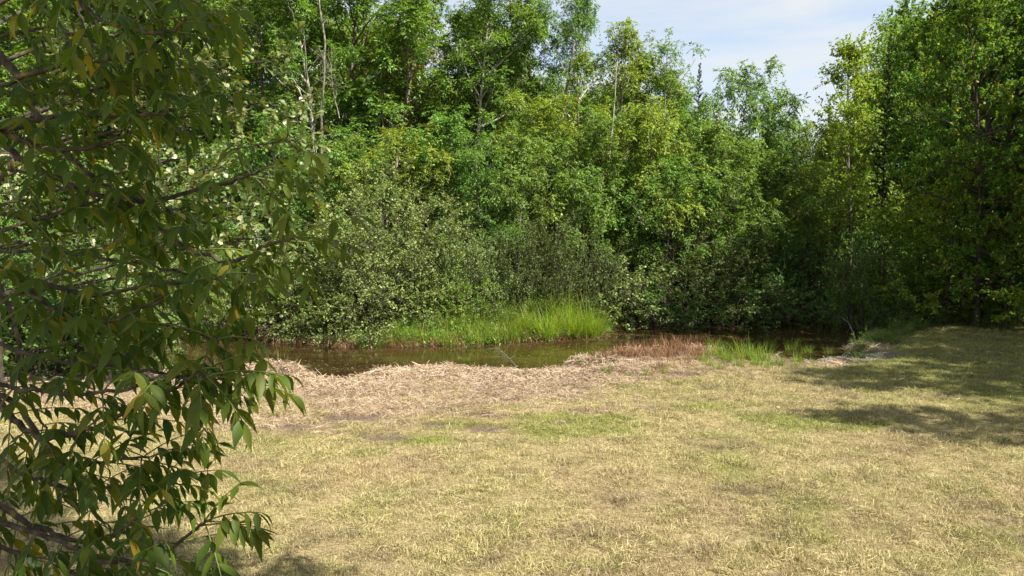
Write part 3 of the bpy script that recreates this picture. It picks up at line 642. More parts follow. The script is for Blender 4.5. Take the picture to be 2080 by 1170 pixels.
# --- creek shrubs
plant('alder', 775, 27.8, 318, 1.2, 0, 'alder_shrub', 'big pale green alder shrub with upright shoots above the water', 'shrub', S1)
plant('low', 520, 26.4, 560, 1.2, 40, 'creek_shrub', 'low rounded shrub overhanging dark water beside the dead brush', 'shrub', S1)
plant('low', 625, 26.3, 575, 1.15, 100, 'creek_shrub', 'low leafy shrub drooping over the water under the alder', 'shrub', S1)
plant('low', 705, 26.0, 570, .95, 160, 'creek_shrub', 'low shrub with bare roots showing beneath it', 'shrub', S1)
plant('low', 850, 26.6, 560, 1.15, 210, 'creek_shrub', 'green shrub standing in the weeds at the foot of the alder', 'shrub', S1, mat='alder')
plant('alderB', 960, 28.4, 455, .85, 30, 'alder_shrub', 'mid sized alder shrub behind the green weeds', 'shrub', S1)
plant('alderB', 1100, 29.0, 425, .8, 80, 'alder_shrub', 'round alder shrub behind the sedge tussocks', 'shrub', S1, mat='olive')
plant('alderB', 1200, 30.2, 480, .8, 140, 'alder_shrub', 'small alder shrub between the sedge and the dome shaped shrub', 'shrub', S1, mat='olive')
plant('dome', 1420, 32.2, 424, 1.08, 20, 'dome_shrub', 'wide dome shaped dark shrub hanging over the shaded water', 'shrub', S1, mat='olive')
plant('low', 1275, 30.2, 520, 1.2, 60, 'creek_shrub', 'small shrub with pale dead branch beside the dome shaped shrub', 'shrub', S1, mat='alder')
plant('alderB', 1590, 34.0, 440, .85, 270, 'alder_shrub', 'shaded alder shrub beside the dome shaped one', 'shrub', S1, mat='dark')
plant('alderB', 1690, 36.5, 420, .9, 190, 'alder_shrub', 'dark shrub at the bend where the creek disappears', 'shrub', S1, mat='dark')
plant('alderB', 330, 28.0, 485, .9, 20, 'alder_shrub', 'sunlit light green shrub seen through the overhanging branch', 'shrub', S1, mat='bright')
plant('alderB', 455, 28.6, 470, .8, 220, 'alder_shrub', 'sunlit shrub between the light green shrub and the alder', 'shrub', S1, mat='bright')
plant('alderB', 170, 28.5, 500, .9, 120, 'alder_shrub', 'light green shrub farther along the bank behind the branch', 'shrub', S1, mat='bright')
plant('low', 400, 26.6, 570, 1.1, 0, 'creek_shrub', 'low light shrub at the dark mouth between two bank shrubs', 'shrub', S1)
plant('low', 215, 20.2, 570, 1.0, 50, 'bank_shrub', 'leafy shrub on the near bank where the lawn ends', 'shrub', S1)
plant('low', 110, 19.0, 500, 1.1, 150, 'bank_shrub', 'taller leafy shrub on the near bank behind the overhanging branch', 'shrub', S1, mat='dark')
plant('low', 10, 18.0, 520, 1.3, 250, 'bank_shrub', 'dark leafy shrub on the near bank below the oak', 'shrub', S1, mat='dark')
plant('low', 455, 26.2, 590, 1.1, 300, 'creek_shrub', 'low shrub behind the purplish dead brush', 'shrub', S1)
plant('low', 580, 26.8, 520, 1.2, 20, 'creek_shrub', 'leafy shrub filling the bank between the dark mouth and the alder', 'shrub', S1, mat='alder')
plant('low', 920, 27.2, 540, 1.1, 260, 'creek_shrub', 'leafy green shrub rising from the bank weeds', 'shrub', S1, mat='weed')
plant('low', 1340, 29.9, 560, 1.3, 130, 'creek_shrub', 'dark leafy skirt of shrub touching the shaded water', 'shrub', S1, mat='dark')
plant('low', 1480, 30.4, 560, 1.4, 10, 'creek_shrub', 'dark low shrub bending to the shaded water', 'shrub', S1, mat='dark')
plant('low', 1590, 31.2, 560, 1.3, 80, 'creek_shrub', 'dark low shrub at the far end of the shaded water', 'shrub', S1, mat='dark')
# --- shaded wood along the lawn
plant('mapS', 1800, 29.5, 400, .95, 0, 'maple_sapling', 'shaded maple sapling beside the creek bend', 'tree', T3)
plant('alderB', 1765, 29.0, 470, .7, 60, 'alder_shrub', 'dark shrub between the creek bend and the maple sapling', 'shrub', S1, mat='dark')
plant('mapS', 1860, 28.5, 455, .9, 80, 'maple_sapling', 'low maple sapling over the shaded lawn corner', 'tree', T3)
plant('low', 1830, 27.6, 600, 1.0, 10, 'bank_shrub', 'small shrub at the corner of the shaded lawn', 'shrub', S1, mat='dark')
plant('low', 1900, 28.6, 585, 1.0, 90, 'bank_shrub', 'small dark shrub against the trunks of the shaded wood', 'shrub', S1, mat='dark')
plant('mapA', 2045, 29.0, -160, .85, 30, 'maple_tree', 'tall dark maple whose edge meets the open sky', 'tree', T3)
plant('mapB', 1893, 41, -30, .72, 190, 'maple_tree', 'dark maple behind the first one, stepping down to the poplar', 'tree', T3)
plant('spruce', 1786, 41, 66, .5, 30, 'spruce_tree', 'dark narrow spruce between the poplar and the maples', 'tree', T3)
plant('mapB', 2030, 30.5, -140, .85, 120, 'maple_tree', 'dark maple with exposed trunk over the shaded lawn', 'tree', T3)
plant('mapB', 1992, 26.6, -60, .72, 310, 'maple_tree', 'maple standing forward of the others at the lawn edge', 'tree', T3)
plant('mapS', 1925, 27.4, 340, .95, 45, 'maple_sapling', 'bushy maple sapling in front of the shaded trunks', 'tree', T3)
plant('mapS', 2045, 26.2, 300, .95, 130, 'maple_sapling', 'broad maple sapling hiding the foot of the forward maple', 'tree', T3)
plant('low', 2010, 27.0, 590, 1.0, 70, 'bank_shrub', 'low leafy shrub at the foot of the forward maple', 'shrub', S1, mat='maple')
plant('mapS', 1960, 28.3, 240, .85, 200, 'maple_sapling', 'layered maple sapling under the dark maples', 'tree', T3)
plant('mapS', 2060, 27.0, 330, .9, 280, 'maple_sapling', 'layered maple sapling with low sprays over the lawn', 'tree', T3)
plant('mapA', 2200, 28, -200, .85, 260, 'maple_tree', 'large maple at the edge of the shaded lawn', 'tree', T3)
plant('mapB', 1950, 39, -60, .9, 20, 'maple_tree', 'tall maple deep in the shaded wood', 'tree', T3)
plant('mapA', 2060, 37, -160, .9, 220, 'maple_tree', 'tall maple behind the one with the exposed trunk', 'tree', T3)
plant('mapA', 1935, 44, -10, .75, 80, 'maple_tree', 'maple at the back of the shaded wood beside the sky', 'tree', T3)
plant('mapS', 1905, 30.5, 330, 1.0, 250, 'maple_sapling', 'dense maple sapling filling the shaded wood edge', 'tree', T3)
plant('mapS', 2000, 31.0, 300, 1.0, 150, 'maple_sapling', 'maple sapling between the two exposed trunks', 'tree', T3)
plant('low', 1985, 29.2, 585, 1.0, 190, 'bank_shrub', 'low brownish shrub between the trunks of the shaded wood', 'shrub', S1, mat='dark')
plant('low', 2065, 28.6, 580, 1.0, 30, 'bank_shrub', 'low shrub beside the last trunk of the shaded wood', 'shrub', S1, mat='dark')
# trees standing beside and behind the view; only their shade shows
for X, Y, H, k, ws, rot, lab in [(22.8, 19.8, 18.5, 'mapB', .8, 110, 'maple in the second row between the lawn edge trees'), (28, 20.5, 15, 'mapB', .95, 200, 'maple in the third row beside the lawn'), (30, 25.5, 16, 'mapA', .95, 20, 'maple in the third row farther back'), (26, 15.5, 15, 'mapA', .9, 70, 'maple in the third row nearer the viewpoint'), (21.5, 13.0, 16.0, 'mapA', .85, 300, 'tall maple in the second row beside the lawn'), (23.5, 24.0, 14.5, 'mapB', .9, 40, 'tall maple in the second row of the shaded wood'), (20.2, 22.6, 14.0, 'mapB', .75, 190, 'maple at the lawn edge in front of the second row'), (20.0, 17.5, 18.5, 'mapA', .75, 10, 'maple shading the far corner of the lawn'), (19.0, 11.6, 15.0, 'mapB', .85, 70, 'maple shading the middle of the lawn edge'),
                            (16.8, 8.2, 12.5, 'mapA', .6, 140, 'smaller maple throwing the last patch of shade on the lawn'),
                            (5.2, -2.2, 14.5, 'mapB', .95, 200, 'maple standing behind the viewpoint, shading the hanging branch'), (4.0, .9, 15.0, 'ashB', 1.1, 30, 'tall ash beside the viewpoint shading the grass below the branch'), (2.2, -2.4, 13.0, 'mapA', .7, 100, 'maple behind the viewpoint beside the ash')]:
    plant(k, None, Y, None, ws, rot, 'maple_tree', lab, 'tree', T3, X=X, H=H)

# ------------------------------------------------------------------ bur oak with lobed leaves
def lobed_leaf(name, mat):
    prof = [(0, .0), (.12, .03), (.2, .14), (.27, .06), (.38, .22), (.46, .09), (.6, .34), (.7, .26), (.8, .33), (.9, .2), (1.0, .0)]
    V = []; Q = []
    for t, wv in prof:
        zc = .06 * math.sin(t * 3); V += [(-wv, t, zc + wv * .25), (0, t, zc), (wv, t, zc + wv * .25)]
    for k in range(len(prof) - 1):
        a = k * 3; Q += [(a, a + 1, a + 4, a + 3), (a + 1, a + 2, a + 5, a + 4)]
    me = mesh_np(name, V, Q); me.materials.append(mat); return me
rng = np.random.default_rng(77)
OX, OY = -11.7, 15.6; oz = float(height(np.array([OX]), np.array([OY]))[0])
oak = bpy.data.objects.new('oak_tree', None); COL.objects.link(oak); oak.location = (OX, OY, oz)
tag(oak, 'broad oak with pale lobed leaves behind the hanging branch', 'tree')
wd = Wood(); tr = curve((0, 0, -.3), (.05, 0, 1), 12, 10, .1, .03, rng); wd.tube(tr, .24, .05, 9); limbs = []
for k in range(34):
    t = (k + .5) / 34; z = 3.2 + 8.6 * t; az = k * 2.39996; L = 5.6 * (math.sin(math.pi * (.12 + .8 * t)) ** .7) * rng.uniform(.75, 1.1); e = R(5 + 45 * t)
    lp = curve(resample(tr, [(z + .3) / 12.3])[0], (math.cos(az) * math.cos(e), math.sin(az) * math.cos(e), math.sin(e)), L, 6, .1, .1, rng)
    wd.tube(lp, .06, .008, 5, cap=False); limbs.append(lp)
for tx, tz, ty in [(7.1, 3.6, -.6), (7.3, 4.6, .5), (7.2, 5.6, -.3), (7.4, 6.6, .4), (7.0, 7.4, 0), (6.8, 2.9, .3), (6.0, 5.0, -.8), (5.6, 6.2, .8), (6.2, 4.0, .2), (5.0, 3.4, -.5), (5.2, 7.2, -.4)]:
    p0 = resample(tr, [max(.2, (tz - 1.2) / 12)])[0]; lp = smooth_line([p0, p0 * .45 + np.array([tx, ty, tz + .3]) * .55, np.array([tx, ty, tz])], 5); wd.tube(lp, .05, .008, 5, cap=False); limbs.append(lp)
LP, LD = [], []
for li, lp in enumerate(limbs):
    for f in rng.uniform(.3 if li < 34 else .45, 1.0, 12 if li < 34 else 30):
        p = resample(lp, [f])[0]; d = rnd_dir(1, rng)[0] * .8 + nrm(lp[-1] - lp[0]) * .5; sp = curve(p, d, rng.uniform(.5, 1.1), 3, .1, .12, rng); wd.tube(sp, .01, .004, 3, cap=False)
        m = 11; ff = rng.uniform(.2, 1, m); LP.append(resample(sp, ff)); LD.append(nrm(nrm(sp[-1] - sp[0])[None] * .5 + rnd_dir(m, rng) * .9 + np.array([0, 0, -.25])))
LP = np.concatenate(LP); LD = np.concatenate(LD)
link('trunk', wd.mesh('oak_wood'), oak, M['darkbark'])
om = lobed_leaf('oak_leaf', M['oak']); ov = np.zeros(len(om.vertices) * 3, np.float32); om.vertices.foreach_get('co', ov); ov = ov.reshape(-1, 3)
oq = np.array([list(p.vertices) for p in om.polygons])
def frames(D, U):
    s = nrm(np.cross(D, U)); n = np.cross(s, D); return s, n
LN = rnd_dir(len(LP), rng) * .7 + np.array([0, 0, 1.]); s_, n_ = frames(LD, LN); LS = rng.uniform(.13, .21, len(LP))
px, py, dep = project(LP + np.array([OX, OY, oz]))
vis = np.where((px > 470) & (px < 680) & (py > 0) & (py < 330))[0]; vis = vis[np.argsort(dep[vis])][:220]
sel = np.zeros(len(LP), bool); sel[vis] = True
for k in vis:
    o = bpy.data.objects.new('leaf', om); COL.objects.link(o); o.parent = oak
    s = LS[k]; m4 = Matrix(((s_[k][0] * s, LD[k][0] * s, n_[k][0] * s, LP[k][0]), (s_[k][1] * s, LD[k][1] * s, n_[k][1] * s, LP[k][1]), (s_[k][2] * s, LD[k][2] * s, n_[k][2] * s, LP[k][2]), (0, 0, 0, 1)))
    o.matrix_local = m4
rest = np.where(~sel)[0]
V = (LP[rest][:, None] + LS[rest][:, None, None] * (ov[None, :, 0:1] * s_[rest][:, None] + ov[None, :, 1:2] * LD[rest][:, None] + ov[None, :, 2:3] * n_[rest][:, None]))
Q = (np.arange(len(rest))[:, None, None] * len(ov) + oq[None])
c = link('crown', mesh_np('oak_crown', V.reshape(-1, 3), Q.reshape(-1, 4)), oak, M['oak']); c['kind'] = 'stuff'

# ------------------------------------------------------------------ overhanging ash with separate leaflets
def leaflet(name, bend, wide, mat):
    V = []; Q = []; n = 7; ws_ = [.03, .62, .95, 1.0, .82, .5, .2, .0]
    for k in range(n + 1):
        t = k / n; yb = t * math.cos(bend * t * .6); zb = -math.sin(bend * t) * t * .5; wv = wide * ws_[k] / 2
        V += [(-wv, yb, zb + wv * .35), (0, yb, zb), (wv, yb, zb + wv * .35)]
    for k in range(n):
        a = k * 3; Q += [(a, a + 1, a + 4, a + 3), (a + 1, a + 2, a + 5, a + 4)]
    me = mesh_np(name, V, Q, smooth=True); me.materials.append(mat); return me
LM = [leaflet('ash_leaflet', b, wv, M['fgash']) for b, wv in ((.25, .28), (.6, .26), (.95, .31), (-.2, .27), (.45, .33))]
LV = []
for m in LM:
    a = np.zeros(len(m.vertices) * 3, np.float32); m.vertices.foreach_get('co', a); LV.append(a.reshape(-1, 3))
LQ = np.array([list(p.vertices) for p in LM[0].polygons])
AX, AY = -3.3, 2.7
ash = bpy.data.objects.new('ash_tree', None); COL.objects.link(ash); az_ = float(height(np.array([AX]), np.array([AY]))[0]); ash.location = (AX, AY, az_)
tag(ash, 'shaded ash in the foreground with drooping compound leaves and curved twigs', 'tree')
A0 = np.array([AX, AY, az_])
rng = np.random.default_rng(5)
wd = Wood(); tr = curve((0, 0, -.3), (-.03, 0, 1), 11, 12, .1, .02, rng); wd.tube(tr, .17, .04, 10); 
# (pixel polyline, distance at start, distance at end, radius, leafy from fraction, leaves)
BR = [
 ([(-260, -40), (-60, 60), (0, 112), (45, 170), (75, 230), (105, 275), (150, 325), (190, 362), (240, 395), (310, 408), (400, 385), (470, 368), (530, 345)], 2.7, 1.75, .022, .45, 9),
 ([(-200, 300), (0, 265), (60, 250), (110, 238), (160, 236), (280, 238), (360, 222)], 2.0, 1.8, .013, .25, 9),
 ([(-60, 275), (0, 268), (40, 285), (100, 305), (150, 303), (250, 280), (285, 245), (330, 225)], 1.9, 1.9, .010, .3, 7),
 ([(-150, 230), (50, 155), (130, 135), (200, 125), (270, 105), (330, 78)], 2.1, 1.9, .011, .25, 9),
 ([(60, -160), (160, 0), (200, 35), (270, 60), (330, 65), (380, 40)], 2.0, 1.7, .010, .25, 10),
 ([(40, -120), (150, 0), (165, 40), (195, 110), (215, 150)], 2.3, 2.2, .009, .2, 6),
 ([(20, -160), (85, 0), (130, 70), (170, 120), (230, 165), (340, 190)], 2.6, 2.2, .010, .3, 9),
 ([(-160, 220), (0, 290), (40, 320), (110, 360), (180, 390), (280, 425), (330, 470), (400, 510), (470, 530), (540, 500), (600, 483)], 2.2, 1.8, .013, .3, 12),
 ([(-150, 420), (0, 435), (60, 445), (100, 440), (140, 430), (230, 400), (300, 420)], 2.0, 2.0, .008, .2, 8),
 ([(-160, 500), (-20, 540), (30, 565), (80, 610), (120, 635), (200, 655), (260, 640), (330, 610)], 2.1, 1.8, .010, .25, 10),
 ([(-220, 420), (-40, 520), (0, 590), (25, 640), (40, 700), (40, 760), (70, 830), (95, 880)], 2.8, 2.4, .016, .2, 6),
 ([(-200, 680), (-60, 760), (0, 820), (40, 860), (80, 890), (150, 880), (220, 855), (300, 815), (360, 785), (400, 765)], 2.2, 1.75, .015, .3, 10),
 ([(-40, 800), (80, 890), (110, 920), (125, 945), (160, 950), (230, 935), (300, 930)], 2.05, 1.9, .011, .3, 9),
 ([(-200, 950), (0, 1030), (50, 1060), (100, 1080), (160, 1100), (200, 1100), (240, 1080), (280, 1050)], 2.1, 1.9, .012, .25, 9),
 ([(-150, 1010), (0, 1060), (100, 1090), (170, 1120), (220, 1140), (290, 1138), (340, 1115), (390, 1080), (415, 1060)], 2.0, 1.75, .010, .45, 7),
 ([(-120, 600), (100, 640), (240, 650), (330, 660), (400, 680), (440, 690)], 2.3, 1.8, .009, .35, 8),
 ([(-120, 690), (60, 720), (160, 740), (250, 745), (330, 760), (390, 768)], 2.2, 1.8, .009, .3, 8),
 ([(-120, 880), (40, 960), (140, 990), (230, 990), (310, 985), (350, 975)], 2.3, 1.9, .009, .3, 8),
 ([(-140, 520), (60, 510), (180, 520), (300, 540), (380, 560)], 2.6, 2.1, .009, .3, 8),
 ([(-140, 340), (40, 350), (160, 400), (260, 450), (340, 470)], 2.8, 2.3, .009, .3, 8),
 ([(-100, 100), (60, 60), (160, 70), (260, 120), (350, 150)], 2.8, 2.3, .010, .3, 9),
 ([(150, -160), (260, -60), (330, -20), (390, 0)], 2.3, 1.9, .009, .2, 9),
 ([(-160, 130), (0, 170), (120, 190), (240, 170), (350, 130)], 2.4, 2.0, .009, .3, 9),
 ([(-140, 560), (60, 570), (180, 600), (290, 580), (400, 570), (450, 560)], 2.1, 1.75, .008, .35, 8),
 ([(-120, 1080), (0, 1110), (120, 1150), (220, 1200), (330, 1190)], 2.0, 1.8, .009, .2, 6),
 ([(-120, 780), (40, 790), (150, 800), (260, 790), (330, 765), (420, 765)], 1.95, 1.6, .008, .35, 7),
]
SPECIAL = {0: [(545, 338, 600, 372, 1.72), (540, 345, 560, 420, 1.72), (520, 350, 620, 345, 1.75)], 7: [(600, 483, 690, 500, 1.75), (590, 487, 620, 560, 1.78), (480, 530, 480, 620, 1.8)],
           25: [(430, 768, 592, 812, 1.55), (400, 770, 480, 850, 1.6), (350, 780, 410, 900, 1.6)], 14: [(415, 1058, 530, 1045, 1.7), (410, 1065, 500, 1080, 1.75), (400, 1075, 440, 1150, 1.75), (412, 1060, 420, 985, 1.8)],
           15: [(450, 690, 520, 730, 1.75), (440, 690, 360, 670, 1.8)], 11: [(400, 765, 470, 830, 1.7), (330, 800, 420, 880, 1.7)], 12: [(300, 930, 420, 920, 1.8), (280, 935, 350, 1010, 1.85)], 18: [(380, 560, 500, 575, 2.0)], 23: [(450, 560, 500, 590, 1.8)]}
allP, allD, allU, allS, allB = [], [], [], [], []
branches = []; CAMP = np.array([0, 0, CAM_H])
def depth_pt(px, py, dist):
    return CAMP + ray(px, py) * dist
def compound(bi, p, d, rl, stalks, npair=None):
    """one drooping pinnate leaf; d = direction of its midrib"""
    npair = npair or rng.integers(3, 6); d = nrm(d); n = 9; pts = [p.copy()]; q = p.copy(); dd = d.copy()
    for k in range(n):
        dd = nrm(dd + np.array([0, 0, -.05])); q = q + dd * rl / n; pts.append(q.copy())
    pts = np.array(pts); st1 = Wood(); st1.tube(pts - p, .0022, .0012, 4, cap=False)
    link('leaf_stalk', st1.mesh('leaf_stalk'), stalks, M['stalk'], p - A0)
    side = nrm(np.cross(d, np.array([0, 0, 1.]) + rng.normal(0, .15, 3)))
    fr = np.linspace(.36, .93, npair)
    for f in list(fr):
        P = resample(pts, [f])[0]; T = nrm(resample(pts, [min(1, f + .05)])[0] - resample(pts, [f - .05])[0])
        for sg in (1, -1):
            ld = T * rng.uniform(.3, .6) + side * sg * rng.uniform(.4, .8) + np.array([0, 0, -rng.uniform(.25, .95)]); ld = nrm(ld)
            un = nrm(np.array([0, 0, .7]) + T * .3 + side * sg * .35 + rng.normal(0, .25, 3))
            allP.append(P); allD.append(ld); allU.append(un); allS.append(.064 * rng.uniform(.7, 1.3) * (.8 + .3 * f)); allB.append(bi)
    T = nrm(pts[-1] - pts[-2]); allP.append(pts[-1]); allD.append(nrm(T + np.array([0, 0, -.3]) + rng.normal(0, .1, 3))); allU.append(nrm(np.array([0, 0, 1.]) + rng.normal(0, .3, 3))); allS.append(.068 * rng.uniform(.8, 1.15)); allB.append(bi)
trunk_w = tr + A0
for bi, (pl, d0, d1, r0, lf, nlv) in enumerate(BR):
    dist = np.linspace(d0, d1, len(pl)); pts = np.array([depth_pt(a, b, c) for (a, b), c in zip(pl, dist)])
    # carry the limb back to the trunk
    s0 = pts[0]; tz = np.clip(s0[2] - .35 * np.linalg.norm(s0[:2] - A0[:2]), .8, 9.5); tp = resample(trunk_w, [np.clip((tz - az_ + .3) / 11.3, .05, .97)])[0]
    midp = tp * .5 + s0 * .5 + np.array([0, 0, .12]); full = smooth_line(np.vstack([tp, midp, pts]), 5); full = full + rng.normal(0, .003, full.shape)
    bw = Wood(); bw.tube(full - A0, r0 * 1.05, .0035, 7, power=.8)
    bo = link('branch', bw.mesh('ash_branch'), ash, M['ashbark']); branches.append(bo)
    st = bo; vis_pts = smooth_line(pts, 6)
    for f in np.linspace(lf, .97, max(2, int(nlv * .72 * (1.25 if np.mean([q[1] for q in pl]) < 420 else 1.25) + .5))):
        P = resample(vis_pts, [f])[0]; T = nrm(resample(vis_pts, [min(1, f + .04)])[0] - resample(vis_pts, [f - .04])[0])
        sd0 = nrm(np.cross(T, rnd_dir(1, rng)[0] * .8 + np.array([0, 0, 1.])))
        for sg in (1, -1):
            compound(bi, P, T * rng.uniform(.5, 1.0) + sd0 * sg * rng.uniform(.5, 1.0) + np.array([0, 0, rng.uniform(-.05, .45)]), rng.uniform(.13, .21), st)
    P = pts[-1]; T = nrm(pts[-1] - pts[-2]); compound(bi, P, T + rng.normal(0, .2, 3) + np.array([0, 0, .25]), rng.uniform(.15, .21), st)
    for (ax, ay, bx, by, dd) in SPECIAL.get(bi, []):
        a = resample(vis_pts, [1.0])[0] if math.hypot(ax - pl[-1][0], ay - pl[-1][1]) < 25 else vis_pts[np.argmin(np.linalg.norm(vis_pts - depth_pt(ax, ay, dd), axis=1))]
        b = depth_pt(bx, by, np.linalg.norm(a - CAMP) / np.linalg.norm(ray(ax, ay)) - .03); v = b - a; l = np.linalg.norm(v); compound(bi, a, v / max(l, .01) + np.array([0, 0, .3]), max(.15, l), st, 4)
# upper crown, above the view
ul = []
for k in range(34):
    t = (k + .5) / 34; z = 5.2 + 5.6 * t; az2 = k * 2.39996; e = R(15 + 40 * t); L = 2.9 * math.sin(math.pi * (.2 + .72 * t)) ** .7
    lp = curve(resample(tr, [min(.98, (z + .3) / 11.3)])[0], (math.cos(az2) * math.cos(e), math.sin(az2) * math.cos(e), math.sin(e)), L, 6, .2, .08, rng); wd.tube(lp, .03, .006, 5, cap=False); ul.append((lp, .03))
Q = grow('ash_up', ul, wd, 'pinnate', rng, nsec=5, ntw=5, n_per=4, size=.11, ratio=.36, rlen=.25, tw=.4)
link('trunk', wd.mesh('ash_trunk'), ash, M['bark'])
c = link('crown', mesh_np('ash_crown', Q.reshape(-1, 3), np.arange(len(Q) * 4).reshape(-1, 4)), ash, M['fgash']); c['kind'] = 'stuff'
P = np.array(allP); D = nrm(np.array(allD)); U = np.array(allU); S = np.array(allS); B = np.array(allB)
s_, n_ = frames(D, U); px, py, dep = project(P + D * S[:, None] * .5)
inv = np.where((px > 0) & (px < 760) & (py > 0) & (py < 1165))[0]
score = dep[inv] - .0011 * px[inv]                     # nearest and most exposed first
pick = inv[np.argsort(score)][:300]; ps = np.zeros(len(P), bool); ps[pick] = True
vi = rng.integers(0, len(LM), len(P))
for k in pick:
    o = bpy.data.objects.new('leaflet', LM[vi[k]]); COL.objects.link(o); o.parent = branches[B[k]]; s = S[k]; q = P[k] - A0
    o.matrix_local = Matrix(((s_[k][0] * s, D[k][0] * s, n_[k][0] * s, q[0]), (s_[k][1] * s, D[k][1] * s, n_[k][1] * s, q[1]), (s_[k][2] * s, D[k][2] * s, n_[k][2] * s, q[2]), (0, 0, 0, 1)))
Vs, Qs, off = [], [], 0
for k in np.where(~ps)[0]:
    v = LV[vi[k]]; Vs.append(P[k] - A0 + S[k] * (v[:, 0:1] * s_[k] + v[:, 1:2] * D[k] + v[:, 2:3] * n_[k])); Qs.append(LQ + off); off += len(v)
c = link('leaflets', mesh_np('ash_leaflets', np.concatenate(Vs), np.concatenate(Qs), smooth=True), ash, M['fgash']); c['kind'] = 'stuff'

# ------------------------------------------------------------------ woodland masses behind
rng = np.random.default_rng(31)
def clump(mat, name, n=90, rad=.6, size=.15, ratio=.5):
    b = rnd_dir(n, rng) * (rad * rng.uniform(.2, 1, n) ** .6)[:, None] * np.array([1.2, 1.2, .7])
    s = size * rng.uniform(.7, 1.3, n); me = mesh_np(name, leaf_quads(b, nrm(b) * .6 + rnd_dir(n, rng) * .8 + np.array([0, 0, -.3]), rnd_dir(n, rng) * .6 + np.array([0, 0, 1.]), s, s * ratio).reshape(-1, 3), np.arange(n * 4).reshape(-1, 4))
    me.materials.append(mat); return me
wsrc = source_collection('woodland_clump', [clump(M['ash'], 'woodland_clump'), clump(M['maple'], 'woodland_clump'), clump(M['ashy'], 'woodland_clump')])
n = 12000; px = rng.uniform(-250, 2350, n); Y = rng.uniform(54, 64, n)
skyl = np.interp(px, [-250, 500, 780, 835, 1000, 1250, 1450, 1560, 1620, 1700, 1800, 2350], [-60, -60, 30, 190, 150, 190, 260, 330, 335, 320, 60, -60]) + (fbm(px, Y * 0, 60, 3, 2) - .5) * 80
py = skyl + (560 - skyl) * rng.uniform(0, 1, n) ** .9
pos = np.array([at_y(a, b, c) for a, b, c in zip(px, py, Y)]); s = rng.uniform(1.2, 2.4, n)
scatter('far_woodland', pos, rng.uniform(-.4, .4, (n, 3)) + np.array([0, 0, 1]) * rng.uniform(0, 6, n)[:, None], np.stack([s, s, s], -1), rng.integers(0, 3, n), wsrc,
        label='far woodland massed behind the tall trees', cat='woodland', kind='stuff')
n = 5200; px = rng.uniform(-150, 2350, n); Y = rng.uniform(30.5, 46, n); X = (px - 1040) / FPX * Y; hh, dn, df, ins, ns = height(X, Y, True)
ok = (~ins) & ((~ns) & (df > 2.0) | (ns & (X > 14.5) & (Y > 29.5))); Z = rng.uniform(0, 1, n) ** 1.3 * np.interp(Y, [30, 34, 46], [1.0, 2.6, 4.5])
pos = np.stack([X, Y, hh + Z + .15], -1)[ok]; n = len(pos); s = rng.uniform(.6, 1.2, n)
usrc = source_collection('undergrowth_clump', [clump(M['dark'], 'undergrowth_clump', 80, .5, .12), clump(M['ash'], 'undergrowth_clump', 80, .5, .12)])
scatter('undergrowth', pos, rng.uniform(-.4, .4, (n, 3)) + np.array([0, 0, 1]) * rng.uniform(0, 6, n)[:, None], np.stack([s, s, s], -1), rng.integers(0, 2, n), usrc,
        label='shaded undergrowth filling the wood floor behind the creek shrubs', cat='undergrowth', kind='stuff')

x = rng.uniform(-16, 6, 9000); y = rng.uniform(24, 31, 9000); hh, dn, df, ins, ns = height(x, y, True)
ok = (~ns) & (((~ins) & (df < 2.2)) | (ins & (df < .12))) & (rng.uniform(0, 1, 9000) < .3 + .7 * (x > -4.4)); x, y, hh = x[ok], y[ok], hh[ok]; n = len(x)
bsrc = source_collection('bank_plant', [blades(40, .16, .45, .35, .011, .5, 4, rng, mat=M['tuft'], name='bank_plant'), clump(M['weed'], 'bank_plant', 70, .32, .09, .5), clump(M['alder'], 'bank_plant', 70, .32, .09, .6), blades(30, .2, .3, .4, .011, 1.0, 4, rng, mat=M['reed'], name='bank_plant')])
pick = np.where(x > -4.4, np.array([0, 1, 1, 3, 0, 1])[rng.integers(0, 6, n)], np.array([2, 2, 2, 3, 2, 3])[rng.integers(0, 6, n)]); pick = np.where((seg_dist(x, y, FAR) < .22) & (rng.uniform(0, 1, n) < .7), 3, pick); s = rng.uniform(.5, 1.35, n)
scatter('bank_vegetation', np.stack([x, y, np.maximum(hh, WZ) + np.where((pick == 1) | (pick == 2), .14, -.02)], -1), rng.uniform(-.15, .15, (n, 3)) + np.array([0, 0, 1]) * rng.uniform(0, 6, n)[:, None], np.stack([s, s, s], -1), pick, bsrc,
        label='mixed grass and weeds covering the far creek bank', cat='plants', kind='stuff')

